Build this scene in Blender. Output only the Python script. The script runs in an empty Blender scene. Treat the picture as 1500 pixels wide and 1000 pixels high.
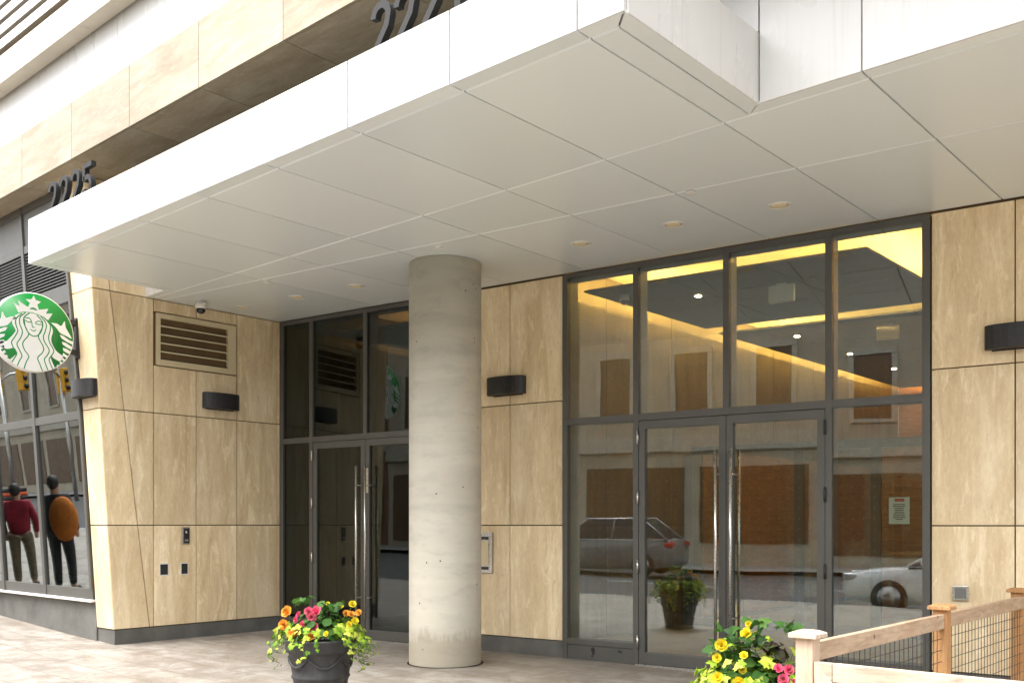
import bpy, bmesh, math, random
from math import radians as R, sin, cos, pi
from mathutils import Vector, Matrix
from mathutils.geometry import tessellate_polygon
random.seed(7)
SC = bpy.context.scene
COL = SC.collection

# ------------------------------------------------------------------ camera
cam_d = bpy.data.cameras.new("camera"); cam = bpy.data.objects.new("camera", cam_d); COL.objects.link(cam)
cam.location = (0, 0, 1.5)
cam.rotation_euler = (R(90), 0, math.atan2(.6603, .7505))
cam_d.sensor_fit = 'HORIZONTAL'; cam_d.sensor_width = 36
cam_d.lens = 36 * 1410 / 1500
cam_d.shift_y = (767 - 500) / 1500
cam_d.clip_start = .05; cam_d.clip_end = 3000
SC.camera = cam

# ------------------------------------------------------------------ sky, sun, exposure
SUN_EL, SUN_AZ = 64, 205        # azimuth from +Y, clockwise: the sun stands behind the camera, over the street
W = bpy.data.worlds.new("World"); SC.world = W; W.use_nodes = True
nt = W.node_tree; nt.nodes.clear()
sky = nt.nodes.new('ShaderNodeTexSky'); sky.sky_type = 'NISHITA'; sky.sun_disc = False
sky.sun_elevation = R(SUN_EL); sky.sun_rotation = R(SUN_AZ); sky.air_density = 1.0; sky.dust_density = 4.0
hs = nt.nodes.new('ShaderNodeHueSaturation'); hs.inputs['Saturation'].default_value = .16
bg = nt.nodes.new('ShaderNodeBackground'); bg.inputs['Strength'].default_value = .15
out = nt.nodes.new('ShaderNodeOutputWorld')
nt.links.new(sky.outputs[0], hs.inputs['Color']); nt.links.new(hs.outputs[0], bg.inputs[0]); nt.links.new(bg.outputs[0], out.inputs[0])
sd = bpy.data.lights.new("sun", 'SUN'); sun = bpy.data.objects.new("sun", sd); COL.objects.link(sun)
sd.energy = .62; sd.angle = R(40); sd.color = (1, .96, .9)
_az = R(SUN_AZ); _el = R(SUN_EL)
_dir = Vector((sin(_az) * cos(_el), cos(_az) * cos(_el), sin(_el)))
sun.rotation_euler = _dir.to_track_quat('Z', 'Y').to_euler()
sun.location = (0, -5, 30)
vs = SC.view_settings; vs.view_transform = 'Standard'; vs.look = 'None'; vs.gamma = 1; vs.exposure = 2.2
SC.cycles.max_bounces = 10; SC.cycles.diffuse_bounces = 5; SC.cycles.glossy_bounces = 5; SC.cycles.transparent_max_bounces = 24
SC.cycles.use_denoising = True; SC.cycles.caustics_reflective = False; SC.cycles.caustics_refractive = False
SC.cycles.sample_clamp_indirect = 8

# ------------------------------------------------------------------ materials
class N:
    """small node-tree helper"""
    def __init__(s, name):
        s.m = bpy.data.materials.new(name); s.m.use_nodes = True; s.t = s.m.node_tree; s.t.nodes.clear()
        s.out = s.n('OutputMaterial')
    def n(s, kind, **kw):
        x = s.t.nodes.new('ShaderNode' + kind)
        for k, v in kw.items():
            if hasattr(x, k) and k not in x.inputs: setattr(x, k, v)
            else: s.set(x, k, v)
        return x
    def set(s, x, k, v):
        i = x.inputs[k]
        if isinstance(v, bpy.types.NodeSocket): s.t.links.new(v, i)
        else: i.default_value = v
    def coords(s, kind='Object'): return s.n('TexCoord').outputs[kind]
    def scale(s, v, sc, off=None):
        mp = s.n('Mapping'); s.set(mp, 'Vector', v); mp.inputs['Scale'].default_value = sc
        if off is not None: s.set(mp, 'Location', off)
        return mp.outputs[0]
    def noise(s, v, sc=5, det=6, rough=.55, dist=0):
        x = s.n('TexNoise'); s.set(x, 'Vector', v); x.inputs['Scale'].default_value = sc; x.inputs['Detail'].default_value = det
        x.inputs['Roughness'].default_value = rough; x.inputs['Distortion'].default_value = dist
        return x.outputs[0]
    def ramp(s, f, stops):
        r = s.n('ValToRGB'); s.set(r, 'Fac', f); e = r.color_ramp.elements
        while len(e) < len(stops): e.new(.5)
        for q, (p, c) in zip(e, stops): q.position = p; q.color = (*c, 1) if len(c) == 3 else c
        return r.outputs[0]
    def mix(s, f, a, b, mode='MIX'):
        x = s.n('Mix'); x.data_type = 'RGBA'; x.blend_type = mode
        for i, v in ((0, f), (6, a), (7, b)):
            if isinstance(v, bpy.types.NodeSocket): s.t.links.new(v, x.inputs[i])
            elif i == 0: x.inputs[0].default_value = v
            else: x.inputs[i].default_value = (*v, 1) if len(v) == 3 else v
        return x.outputs[2]
    def math(s, op, a, b=0.0, c=None):
        x = s.n('Math'); x.operation = op
        for i, v in enumerate((a, b) if c is None else (a, b, c)):
            if isinstance(v, bpy.types.NodeSocket): s.t.links.new(v, x.inputs[i])
            else: x.inputs[i].default_value = v
        return x.outputs[0]
    def bump(s, h, st=.3, d=.01):
        x = s.n('Bump'); s.set(x, 'Height', h); x.inputs['Strength'].default_value = st; x.inputs['Distance'].default_value = d
        return x.outputs[0]
    def pbr(s, color, rough=.6, metal=0, normal=None, **kw):
        b = s.n('BsdfPrincipled')
        s.set(b, 'Base Color', (*color, 1) if isinstance(color, tuple) else color)
        s.set(b, 'Roughness', rough); s.set(b, 'Metallic', metal)
        if normal is not None: s.set(b, 'Normal', normal)
        for k, v in kw.items(): s.set(b, k, v)
        s.t.links.new(b.outputs[0], s.out.inputs[0]); return s.m

def m_plain(name, c, rough=.5, metal=0, var=.12, sc=6, bump=0, **kw):
    k = N(name); v = k.coords()
    n = k.noise(v, sc, 5)
    n2 = k.noise(v, sc * 9, 3)
    lo = tuple(x * (1 - var) for x in c); hi = tuple(min(1, x * (1 + var)) for x in c)
    col = k.ramp(n, [(.3, lo), (.7, hi)])
    rg = k.math('MULTIPLY_ADD', n2, .12, rough - .06)
    return k.pbr(col, rg, metal, k.bump(n2, bump, .004) if bump else None, **kw)

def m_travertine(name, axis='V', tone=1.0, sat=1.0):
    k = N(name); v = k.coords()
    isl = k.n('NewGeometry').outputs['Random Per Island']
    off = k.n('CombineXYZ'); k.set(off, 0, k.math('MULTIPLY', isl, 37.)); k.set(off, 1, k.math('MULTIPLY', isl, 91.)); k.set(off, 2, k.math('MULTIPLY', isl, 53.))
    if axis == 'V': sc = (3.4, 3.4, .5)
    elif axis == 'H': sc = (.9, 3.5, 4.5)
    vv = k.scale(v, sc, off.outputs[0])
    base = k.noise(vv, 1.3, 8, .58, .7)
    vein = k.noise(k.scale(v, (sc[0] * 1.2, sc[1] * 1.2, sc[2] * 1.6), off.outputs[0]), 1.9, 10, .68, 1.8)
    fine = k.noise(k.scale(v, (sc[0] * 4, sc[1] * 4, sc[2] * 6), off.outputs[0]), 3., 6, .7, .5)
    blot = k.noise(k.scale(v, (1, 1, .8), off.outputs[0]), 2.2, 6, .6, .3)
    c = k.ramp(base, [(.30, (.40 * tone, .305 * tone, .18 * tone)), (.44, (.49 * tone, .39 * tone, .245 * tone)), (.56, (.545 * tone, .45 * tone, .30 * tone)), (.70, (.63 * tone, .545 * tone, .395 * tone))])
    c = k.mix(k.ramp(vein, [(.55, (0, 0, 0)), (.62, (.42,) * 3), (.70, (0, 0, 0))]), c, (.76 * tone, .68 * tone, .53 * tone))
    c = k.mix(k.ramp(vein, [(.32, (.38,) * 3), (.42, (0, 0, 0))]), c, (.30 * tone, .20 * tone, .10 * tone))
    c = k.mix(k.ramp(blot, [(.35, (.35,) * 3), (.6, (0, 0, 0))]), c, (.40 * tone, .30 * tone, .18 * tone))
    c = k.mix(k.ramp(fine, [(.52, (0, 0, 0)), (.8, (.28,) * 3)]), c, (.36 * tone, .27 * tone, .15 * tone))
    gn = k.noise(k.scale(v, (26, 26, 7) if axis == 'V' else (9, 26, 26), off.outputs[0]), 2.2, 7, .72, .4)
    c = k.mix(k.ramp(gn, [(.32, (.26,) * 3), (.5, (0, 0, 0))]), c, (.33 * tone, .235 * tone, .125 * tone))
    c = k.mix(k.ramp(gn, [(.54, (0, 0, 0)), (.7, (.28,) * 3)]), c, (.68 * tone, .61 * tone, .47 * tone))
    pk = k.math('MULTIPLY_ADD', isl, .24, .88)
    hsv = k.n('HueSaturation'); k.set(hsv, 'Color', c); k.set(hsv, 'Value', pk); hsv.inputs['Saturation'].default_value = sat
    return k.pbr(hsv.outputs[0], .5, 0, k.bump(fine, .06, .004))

def m_glass(name, tint, f0=.1, dots=False):
    k = N(name)
    lw = k.n('LayerWeight'); lw.inputs[0].default_value = .5
    p5 = k.math('POWER', lw.outputs['Facing'], 5.)
    fac = k.math('MULTIPLY_ADD', p5, 1 - f0, f0)
    wob = k.noise(k.coords(), .9, 2)
    gl = k.n('BsdfGlossy'); gl.inputs['Roughness'].default_value = 0.0; gl.inputs['Color'].default_value = (.95, .98, 1, 1)
    k.set(gl, 'Normal', k.bump(wob, .05, .02))
    tr = k.n('BsdfTransparent'); tr.inputs[0].default_value = (*tint, 1)
    mx = k.n('MixShader'); k.set(mx, 0, fac); k.t.links.new(tr.outputs[0], mx.inputs[1]); k.t.links.new(gl.outputs[0], mx.inputs[2])
    res = mx.outputs[0]
    if dots:     # bird-safe dots printed on the glass, a 100 mm grid
        v = k.n('SeparateXYZ'); k.set(v, 0, k.coords())
        fx = k.math('SUBTRACT', k.math('FRACT', k.math('MULTIPLY', v.outputs[0], 10.)), .5)
        fz = k.math('SUBTRACT', k.math('FRACT', k.math('MULTIPLY', v.outputs[2], 10.)), .5)
        d2 = k.math('ADD', k.math('MULTIPLY', fx, fx), k.math('MULTIPLY', fz, fz))
        mask = k.math('LESS_THAN', d2, .0005)
        df = k.n('BsdfDiffuse'); df.inputs[0].default_value = (.38, .37, .32, 1)
        m2 = k.n('MixShader'); k.set(m2, 0, mask); k.t.links.new(res, m2.inputs[1]); k.t.links.new(df.outputs[0], m2.inputs[2]); res = m2.outputs[0]
    k.t.links.new(res, k.out.inputs[0]); return k.m

def m_emit(name, c, st):
    k = N(name); e = k.n('Emission'); e.inputs[0].default_value = (*c, 1); e.inputs[1].default_value = st
    k.t.links.new(e.outputs[0], k.out.inputs[0]); return k.m

def m_concrete_column():
    k = N('cast_concrete'); v = k.coords()
    bands = k.noise(k.scale(v, (.3, .3, 2.6)), 1.5, 5, .55, .12)
    blot = k.noise(k.scale(v, (1.6, 1.6, 4.)), 2.2, 8, .62, .25)
    fine = k.noise(v, 38, 5, .7)
    c = k.ramp(bands, [(.32, (.50, .465, .385)), (.5, (.56, .525, .435)), (.68, (.61, .57, .475))])
    c = k.mix(k.ramp(blot, [(.28, (.4,) * 3), (.5, (0, 0, 0))]), c, (.34, .325, .28))
    c = k.mix(k.ramp(blot, [(.58, (0, 0, 0)), (.75, (.5,) * 3)]), c, (.55, .52, .44))
    pit = k.n('TexVoronoi'); k.set(pit, 'Vector', v); pit.inputs['Scale'].default_value = 9
    sel = k.noise(v, 3.1, 2)
    pm = k.math('MULTIPLY', k.math('LESS_THAN', pit.outputs['Distance'], .085), k.math('GREATER_THAN', sel, .56))
    c = k.mix(pm, c, (.10, .09, .07))
    z = k.n('SeparateXYZ'); k.set(z, 0, v)
    low = k.math('ADD', z.outputs[2], k.math('MULTIPLY', k.noise(k.scale(v, (5, 5, 1.2)), 1.5, 6, .7), -.5))
    c = k.mix(k.ramp(low, [(.0, (.55,) * 3), (.12, (0, 0, 0))]), c, (.25, .20, .13))
    h = k.math('ADD', k.math('MULTIPLY', fine, .3), blot)
    return k.pbr(c, .75, 0, k.bump(h, .25, .01))

def m_wood(name, c, grain=(2., 14, 14)):
    k = N(name); v = k.coords()
    oi = k.n('ObjectInfo').outputs['Random']
    off = k.n('CombineXYZ'); k.set(off, 0, k.math('MULTIPLY', oi, 31.)); k.set(off, 1, k.math('MULTIPLY', oi, 17.))
    g = k.noise(k.scale(v, grain, off.outputs[0]), 3, 8, .65, .6)
    b = k.noise(k.scale(v, (1.5, 1.5, 1.5), off.outputs[0]), 2, 5)
    col = k.ramp(g, [(.25, tuple(x * .55 for x in c)), (.5, c), (.75, tuple(min(1, x * 1.3) for x in c))])
    col = k.mix(k.ramp(b, [(.4, (.35,) * 3), (.65, (0, 0, 0))]), col, (c[0] * .8, c[1] * .62, c[2] * .45))
    kn = k.n('TexVoronoi'); k.set(kn, 'Vector', k.scale(v, (2.2, 7, 7), off.outputs[0])); kn.inputs['Scale'].default_value = 1
    col = k.mix(k.ramp(kn.outputs['Distance'], [(.06, (.8,) * 3), (.13, (0, 0, 0))]), col, (.10, .05, .025))
    return k.pbr(col, .75, 0, k.bump(g, .3, .004))

def m_pavers():
    k = N('sidewalk_pavers'); v = k.coords()
    br = k.n('TexBrick'); k.set(br, 'Vector', k.scale(v, (1, 1, 1)))
    br.inputs['Scale'].default_value = 1; br.inputs['Brick Width'].default_value = .92; br.inputs['Row Height'].default_value = .46
    br.inputs['Mortar Size'].default_value = .009; br.inputs['Mortar Smooth'].default_value = .2; br.inputs['Bias'].default_value = 0
    br.inputs['Color1'].default_value = (.295, .275, .242, 1); br.inputs['Color2'].default_value = (.365, .34, .30, 1); br.inputs['Mortar'].default_value = (.13, .105, .08, 1)
    st = k.noise(k.scale(v, (1, 2.2, 1)), .9, 9, .65, 1.2)
    gr = k.noise(v, 55, 4, .7)
    sp = k.noise(v, 7, 6, .6)
    c = k.mix(k.ramp(st, [(.36, (.75,) * 3), (.62, (0, 0, 0))]), br.outputs[0], (.15, .115, .08))
    c = k.mix(k.ramp(sp, [(.6, (0, 0, 0)), (.75, (.5,) * 3)]), c, (.5, .46, .41))
    c = k.mix(.25, c, k.ramp(gr, [(.3, (.18, .16, .14)), (.7, (.55, .5, .45))]))
    gum = k.n('TexVoronoi'); k.set(gum, 'Vector', v); gum.inputs['Scale'].default_value = 2.6
    gs = k.math('MULTIPLY', k.math('LESS_THAN', gum.outputs['Distance'], .045), k.math('GREATER_THAN', k.noise(v, 1.7, 2), .5))
    c = k.mix(k.math('MULTIPLY', gs, .7), c, (.07, .06, .05))
    blt = k.noise(v, 2.4, 9, .7, 1.)
    c = k.mix(k.ramp(blt, [(.40, (.55,) * 3), (.56, (0, 0, 0))]), c, (.14, .11, .08))
    return k.pbr(c, k.math('MULTIPLY_ADD', st, .3, .4), 0, k.bump(k.math('ADD', br.outputs[1], k.math('MULTIPLY', gr, -.2)), .35, -.006))

def m_leaf(name, stops, rough=.62):
    k = N(name); isl = k.n('NewGeometry').outputs['Random Per Island']
    c = k.ramp(isl, stops)
    c = k.mix(k.ramp(k.noise(k.coords(), 22, 4), [(.4, (0, 0, 0)), (.65, (.5,) * 3)]), c, (.05, .12, .012))
    b = k.n('BsdfPrincipled'); k.set(b, 'Base Color', c); b.inputs['Roughness'].default_value = rough; b.inputs['Specular IOR Level'].default_value = .25
    t = k.n('BsdfTranslucent'); k.set(t, 'Color', c)
    mx = k.n('MixShader'); mx.inputs[0].default_value = .3
    k.t.links.new(b.outputs[0], mx.inputs[1]); k.t.links.new(t.outputs[0], mx.inputs[2]); k.t.links.new(mx.outputs[0], k.out.inputs[0])
    return k.m

def m_soffit():
    k = N('satin_soffit_panel'); v = k.coords()
    isl = k.n('NewGeometry').outputs['Random Per Island']
    c = k.ramp(isl, [(0, (.73, .79, .80)), (1, (.82, .87, .88))])
    return k.pbr(c, .27, 0)
def m_panel_white():
    k = N('white_aluminium_panel'); v = k.coords()
    isl = k.n('NewGeometry').outputs['Random Per Island']
    n = k.noise(k.scale(v, (1, 1, .35)), 2.2, 5)
    st = k.noise(k.scale(v, (14, 14, .5)), 1.5, 5, .6)
    c = k.ramp(isl, [(0, (.60, .60, .585)), (1, (.68, .675, .655))])
    c = k.mix(k.ramp(st, [(.55, (0, 0, 0)), (.8, (.35,) * 3)]), c, (.40, .39, .36))
    nm = k.bump(k.noise(v, .8, 2), .06, .01)
    return k.pbr(c, k.math('MULTIPLY_ADD', n, .12, .22), 0, nm)

def m_pot():
    k = N('scuffed_black_resin'); v = k.coords()
    n = k.noise(k.scale(v, (3, 3, 1.2)), 3.2, 8, .7, .4); f = k.noise(v, 30, 4, .7)
    c = k.ramp(k.math('ADD', n, k.math('MULTIPLY', f, .15)), [(.50, (.020, .020, .021)), (.68, (.04, .039, .039)), (.82, (.17, .165, .155))])
    return k.pbr(c, .55, 0, k.bump(f, .2, .003))
def m_fabric(name, c): return m_plain(name, c, .85, 0, .2, 14, .2)

M = dict(
    stone=m_travertine('travertine_vertical_vein', 'V', 1.52, 1.04), band=m_travertine('travertine_sawn', 'H', .70, .9),
    white=m_panel_white(), soffit=m_soffit(), frame=m_plain('dark_grey_aluminium', (.10, .098, .088), .42, .2, .08, 3),
    black=m_plain('black_powder_coat', (.022, .022, .023), .5, 0, .2, 20, .1),
    joint=m_plain('joint_shadow_gap', (.15, .095, .045), .9), chan=m_plain('soffit_joint_channel', (.17, .165, .15), .7),
    plinth=m_plain('grey_plinth_stone', (.125, .122, .11), .7, 0, .25, 3, .15),
    column=m_concrete_column(), pavers=m_pavers(), steel=m_plain('brushed_steel', (.62, .60, .56), .28, 1, .05, 10),
    glass=m_glass('entrance_glass', (.86, .92, .88), .125, True), gshop=m_glass('shop_glass', (.5, .56, .54), .24), gdark=m_glass('tinted_entrance_glass', (.5, .56, .52), .055), gin=m_glass('inner_glass', (.85, .93, .88), .05),
    beige=m_plain('beige_louvre_metal', (.62, .53, .34), .5, 0, .06, 3), dirtymetal=m_plain('louvre_blade_dust_and_shade', (.33, .28, .2), .6, .3, .35, 25),
    shade_blade=m_plain('louvre_blade_dust_and_shade', (.011, .0095, .007), .6, 0, .4, 25), rib_shade=m_plain('brown_shade_strip', (.16, .13, .095), .8, 0, .15, 2), notice=m_plain('notice_paper', (.40, .38, .32), .7, 0, .03), white_plastic=m_plain('white_plastic', (.72, .71, .68), .4, 0, .04), lens=m_plain('lamp_lens', (.88, .78, .52), .35, 0, .03),  # near-black vent blades and brown rib strips: shade put into the colour
    digit=m_plain('dark_bronze_digit', (.014, .0135, .013), .7, 0, .12, 10),
    asphalt=m_plain('asphalt', (.06, .06, .06), .85, 0, .3, 30, .3), kerb=m_plain('kerb_concrete', (.36, .35, .32), .8, 0, .2, 8, .2),
    green=m_plain('sign_green', (.0, .23, .035), .35, 0, .03), logo_white=m_plain('sign_white', (.82, .82, .8), .35, 0, .02),
    cedar=m_wood('cedar_wood', (.46, .25, .105), (14., 14, 2.)), cedar_h=m_wood('cedar_wood_rail', (.47, .345, .24), (14, 2., 14)), cedar_x=m_wood('bleached_cedar_rail', (.50, .42, .335), (2., 14, 14)), cedar_p=m_wood('pale_cedar_post', (.57, .455, .35), (14, 14, 2.)),  # corner post and stiles get a paler cedar
    pot=m_pot(), soil=m_plain('potting_soil', (.03, .02, .013), .95, 0, .4, 40, .5),
    ivy=m_leaf('ivy_leaf', [(0, (.10, .24, .015)), (.35, (.25, .44, .025)), (.7, (.48, .58, .05)), (1, (.68, .68, .14))]),
    bleaf=m_leaf('begonia_leaf', [(0, (.018, .055, .012)), (.6, (.04, .12, .02)), (1, (.08, .17, .03))]),
    darkleaf=m_leaf('dark_coleus_leaf', [(0, (.018, .008, .01)), (1, (.05, .015, .016))]),
    pink=m_leaf('pink_petal', [(0, (.72, .05, .16)), (1, (.85, .14, .27))]), orange=m_leaf('orange_petal', [(0, (.85, .28, .03)), (1, (.9, .45, .07))]), yellow=m_leaf('yellow_petal', [(0, (.84, .62, .015)), (1, (.9, .74, .04))]),
    stem=m_plain('green_stem', (.10, .16, .04), .6),
    drop=m_plain('dark_dropped_ceiling', (.055, .058, .055), .55, 0, .05), upper=m_plain('cove_ceiling', (.7, .66, .58), .7, 0, .03),
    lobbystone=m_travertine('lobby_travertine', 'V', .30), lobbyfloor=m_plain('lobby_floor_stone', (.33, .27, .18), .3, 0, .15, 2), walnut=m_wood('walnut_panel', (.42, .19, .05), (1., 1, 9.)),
    led=m_emit('cove_led', (1., .57, .13), 52.0), paper=m_plain('paper', (.75, .74, .7), .7, 0, .03), ink=m_plain('ink', (.06, .05, .05), .7), red=m_plain('red_print', (.35, .03, .03), .6),
    darkroom=m_plain('dark_interior', (.006, .006, .006), .8, 0, .2, 2), spandrel=m_plain('grey_spandrel_panel', (.16, .16, .15), .5, 0, .06, 2),
    cream=m_plain('cream_precast', (.62, .58, .49), .7, 0, .08, 2, .1),
    carwhite=m_plain('white_car_paint', (.84, .86, .88), .2, 0, .02, 2, **{'Coat Weight': .6}), cardark=m_plain('dark_car_paint', (.24, .23, .22), .2, 0, .05, 2, **{'Coat Weight': .6}), chrome=m_plain('chrome', (.8, .8, .8), .1, 1, .02), carglass=m_plain('car_glass', (.02, .025, .03), .06, 0, .05), tyre=m_plain('tyre_rubber', (.02, .02, .02), .8), rim=m_plain('alloy_rim', (.5, .5, .5), .3, .9),
    lampred=m_plain('red_lamp', (.6, .03, .02), .2), headlamp=m_plain('clear_lamp', (.6, .62, .65), .1, .3),
    skin=m_plain('skin', (.45, .27, .18), .55, 0, .05), hair=m_plain('dark_hair', (.015, .012, .01), .6), redcloth=m_fabric('red_cloth', (.26, .014, .03)), blackcloth=m_fabric('black_cloth', (.02, .02, .022)), khaki=m_fabric('khaki_cloth', (.17, .14, .09)), orangecloth=m_fabric('orange_cloth', (.45, .14, .014)),
    brick1=m_plain('buff_facade_stone', (.50, .43, .32), .85, 0, .15, 1), brick2=m_plain('brown_brick_facade', (.24, .13, .08), .9, 0, .2, 1), brick3=m_plain('grey_facade_stone', (.36, .35, .33), .85, 0, .1, 1), winbrown=m_plain('facade_window_dark', (.15, .085, .04), .25, 0, .2, 3), trim=m_plain('facade_trim', (.52, .47, .38), .8), signal=m_plain('signal_yellow', (.75, .38, .02), .45),
    barrel=m_plain('orange_barrel', (.7, .12, .03), .6), plastic_clear=m_glass('clear_plastic', (.78, .8, .8), .35),
)

# ------------------------------------------------------------------ mesh builder
class MB:
    def __init__(s): s.v = []; s.f = []; s.mi = []; s.sm = []
    def add(s, vs, fs, mi=0, smooth=False, mat=None):
        o = len(s.v)
        for p in vs:
            p = Vector(p); s.v.append(mat @ p if mat is not None else p)
        for f in fs: s.f.append([i + o for i in f]); s.mi.append(mi); s.sm.append(smooth)
        return s
    def box(s, x0, x1, y0, y1, z0, z1, mi=0, mat=None):
        return s.add([(x0, y0, z0), (x1, y0, z0), (x1, y1, z0), (x0, y1, z0), (x0, y0, z1), (x1, y0, z1), (x1, y1, z1), (x0, y1, z1)],
              [(0, 3, 2, 1), (4, 5, 6, 7), (0, 1, 5, 4), (1, 2, 6, 5), (2, 3, 7, 6), (3, 0, 4, 7)], mi, False, mat)
    def prism(s, pts, off, mi=0, mat=None):
        """3-D polygon extruded by a vector"""
        n = len(pts); pts = [Vector(p) for p in pts]; off = Vector(off)
        vs = pts + [p + off for p in pts]
        if n <= 4: caps = [tuple(range(n))[::-1], tuple(range(n, 2 * n))]
        else:
            tris = tessellate_polygon([pts]); caps = [tuple(t) for t in tris] + [tuple(i + n for i in t[::-1]) for t in tris]
        return s.add(vs, caps + [(i, (i + 1) % n, (i + 1) % n + n, i + n) for i in range(n)], mi, False, mat)
    def tube(s, pts, r, seg=8, mi=0, caps=True, mat=None):
        pts = [Vector(p) for p in pts]; rs = r if isinstance(r, (list, tuple)) else [r] * len(pts)
        vs = []; n = len(pts); up = None
        for i, p in enumerate(pts):
            d = (pts[min(i + 1, n - 1)] - pts[max(i - 1, 0)]).normalized()
            if up is None: up = d.orthogonal().normalized()
            else: up = (up - d * up.dot(d)).normalized()
            w = d.cross(up)
            for k in range(seg): a = 2 * pi * k / seg; vs.append(p + (up * cos(a) + w * sin(a)) * rs[i])
        fs = [(i * seg + k, i * seg + (k + 1) % seg, (i + 1) * seg + (k + 1) % seg, (i + 1) * seg + k) for i in range(n - 1) for k in range(seg)]
        s.add(vs, fs, mi, True, mat)
        if caps: s.add(vs[:seg], [tuple(range(seg))[::-1]], mi, False, mat); s.add(vs[-seg:], [tuple(range(seg))], mi, False, mat)
        return s
    def lathe(s, prof, seg=32, mi=0, c=(0, 0, 0), smooth=True, mat=None):
        c = Vector(c); vs = []; n = len(prof)
        for r, z in prof:
            for k in range(seg): a = 2 * pi * k / seg; vs.append(c + Vector((r * cos(a), r * sin(a), z)))
        fs = [(i * seg + k, i * seg + (k + 1) % seg, (i + 1) * seg + (k + 1) % seg, (i + 1) * seg + k) for i in range(n - 1) for k in range(seg)]
        if prof[0][0] > 1e-5: fs.append(tuple(range(seg))[::-1])
        if prof[-1][0] > 1e-5: fs.append(tuple(range((n - 1) * seg, n * seg)))
        return s.add(vs, fs, mi, smooth, mat)
    def ball(s, c, r, seg=12, rings=8, mi=0, mat=None):
        r = (r,) * 3 if not isinstance(r, (tuple, list)) else r
        vs = [(c[0] + r[0] * sin(pi * i / rings) * cos(2 * pi * k / seg), c[1] + r[1] * sin(pi * i / rings) * sin(2 * pi * k / seg), c[2] + r[2] * cos(pi * i / rings)) for i in range(rings + 1) for k in range(seg)]
        fs = [(i * seg + k, (i + 1) * seg + k, (i + 1) * seg + (k + 1) % seg, i * seg + (k + 1) % seg) for i in range(rings) for k in range(seg)]
        return s.add(vs, fs, mi, True, mat)
    def build(s, name, mat, parent=None, bevel=0, kind=None, fix=True):
        me = bpy.data.meshes.new(name); me.from_pydata([tuple(v) for v in s.v], [], s.f)
        for m in (mat if isinstance(mat, (list, tuple)) else [mat]): me.materials.append(m)
        for p, mi, sm in zip(me.polygons, s.mi, s.sm): p.material_index = mi; p.use_smooth = sm
        if fix:
            bm = bmesh.new(); bm.from_mesh(me); bmesh.ops.remove_doubles(bm, verts=bm.verts, dist=1e-6)
            bmesh.ops.recalc_face_normals(bm, faces=bm.faces); bm.to_mesh(me); bm.free()
        o = bpy.data.objects.new(name, me); COL.objects.link(o)
        if parent is not None: o.parent = parent
        if bevel:
            b = o.modifiers.new('bevel', 'BEVEL'); b.width = bevel; b.segments = 2; b.limit_method = 'ANGLE'; b.angle_limit = R(40)
        if kind: o['kind'] = kind
        return o

def tag(o, label, cat, group=None):
    o['label'] = label; o['category'] = cat
    if group: o['group'] = group
    return o
def thing(name, label, cat, loc=(0, 0, 0), rz=0, group=None):
    o = bpy.data.objects.new(name, None); COL.objects.link(o); o.location = loc; o.rotation_euler = (0, 0, rz); o.empty_display_size = .2
    return tag(o, label, cat, group)
def copy_tree(o, parent=None):
    c = o.copy(); COL.objects.link(c)
    if parent is not None: c.parent = parent
    for ch in list(o.children): copy_tree(ch, c)
    return c
def inset(poly, d):
    """shrink a convex 2-D polygon by d on every side"""
    n = len(poly); a = sum(poly[i][0] * poly[(i + 1) % n][1] - poly[(i + 1) % n][0] * poly[i][1] for i in range(n))
    sg = 1 if a > 0 else -1; ln = []
    for i in range(n):
        p = Vector(poly[i]); q = Vector(poly[(i + 1) % n]); t = (q - p).normalized(); nn = Vector((-t.y, t.x)) * sg
        ln.append((p + nn * d, t))
    out = []
    for i in range(n):
        p, t = ln[i - 1]; q, u = ln[i]; den = t.x * u.y - t.y * u.x
        if abs(den) < 1e-9: out.append(tuple(q)); continue
        k = ((q.x - p.x) * u.y - (q.y - p.y) * u.x) / den; out.append((p.x + t.x * k, p.y + t.y * k))
    return out

# ------------------------------------------------------------------ key geometry (metres)
ZS = 4.30                                  # soffit height
DW = Vector((-11.26, 7.92, 0)); DA = math.atan2(1.15, 9.01)   # door wall: origin and angle
def wallY(x): return 7.92 + .12764 * (x + 11.26)
def line2(x): return 6.79 + .1285 * (x + 6.28)
def sfY(z): return 5.54 - .066 * (z - .23)     # raked shopfront plane
JX = [-3.335 - 1.022 * k for k in range(-6, 8)]; JX.sort()
GX = [(-400, .75), (-30, .75), (-20, .45), (-14.7, .19), (-12.5, .085), (-11, .03), (-9, 0), (-6, 0), (-3.8, -.04), (0, -.08), (10, -.2), (400, -.2)]
def gz(x):
    for (a, za), (b, zb) in zip(GX, GX[1:]):
        if a <= x <= b: return za + (zb - za) * (x - a) / (b - a)
    return 0

# ------------------------------------------------------------------ ground, road
KY = -.35                                  # kerb line
g = MB(); xs = [x for x, _ in GX]
def strip(mb, y0, y1, dz, sub=1):
    for a, b in zip(xs, xs[1:]):
        mb.add([(a, y0, gz(a) + dz), (b, y0, gz(b) + dz), (b, y1, gz(b) + dz), (a, y1, gz(a) + dz)], [(0, 1, 2, 3)])
strip(g, KY, 40, 0); g.build('sidewalk', M['pavers'], kind='structure')
g = MB()
for a, b in zip(xs, xs[1:]):
    g.add([(a, KY - .15, gz(a) - .2), (b, KY - .15, gz(b) - .2), (b, KY, gz(b) - .2), (a, KY, gz(a) - .2), (a, KY - .15, gz(a) + .004), (b, KY - .15, gz(b) + .004), (b, KY - .004, gz(b) + .004), (a, KY - .004, gz(a) + .004)],
          [(4, 5, 6, 7), (0, 1, 5, 4)])
g.build('kerb', M['kerb'], kind='structure')
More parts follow.
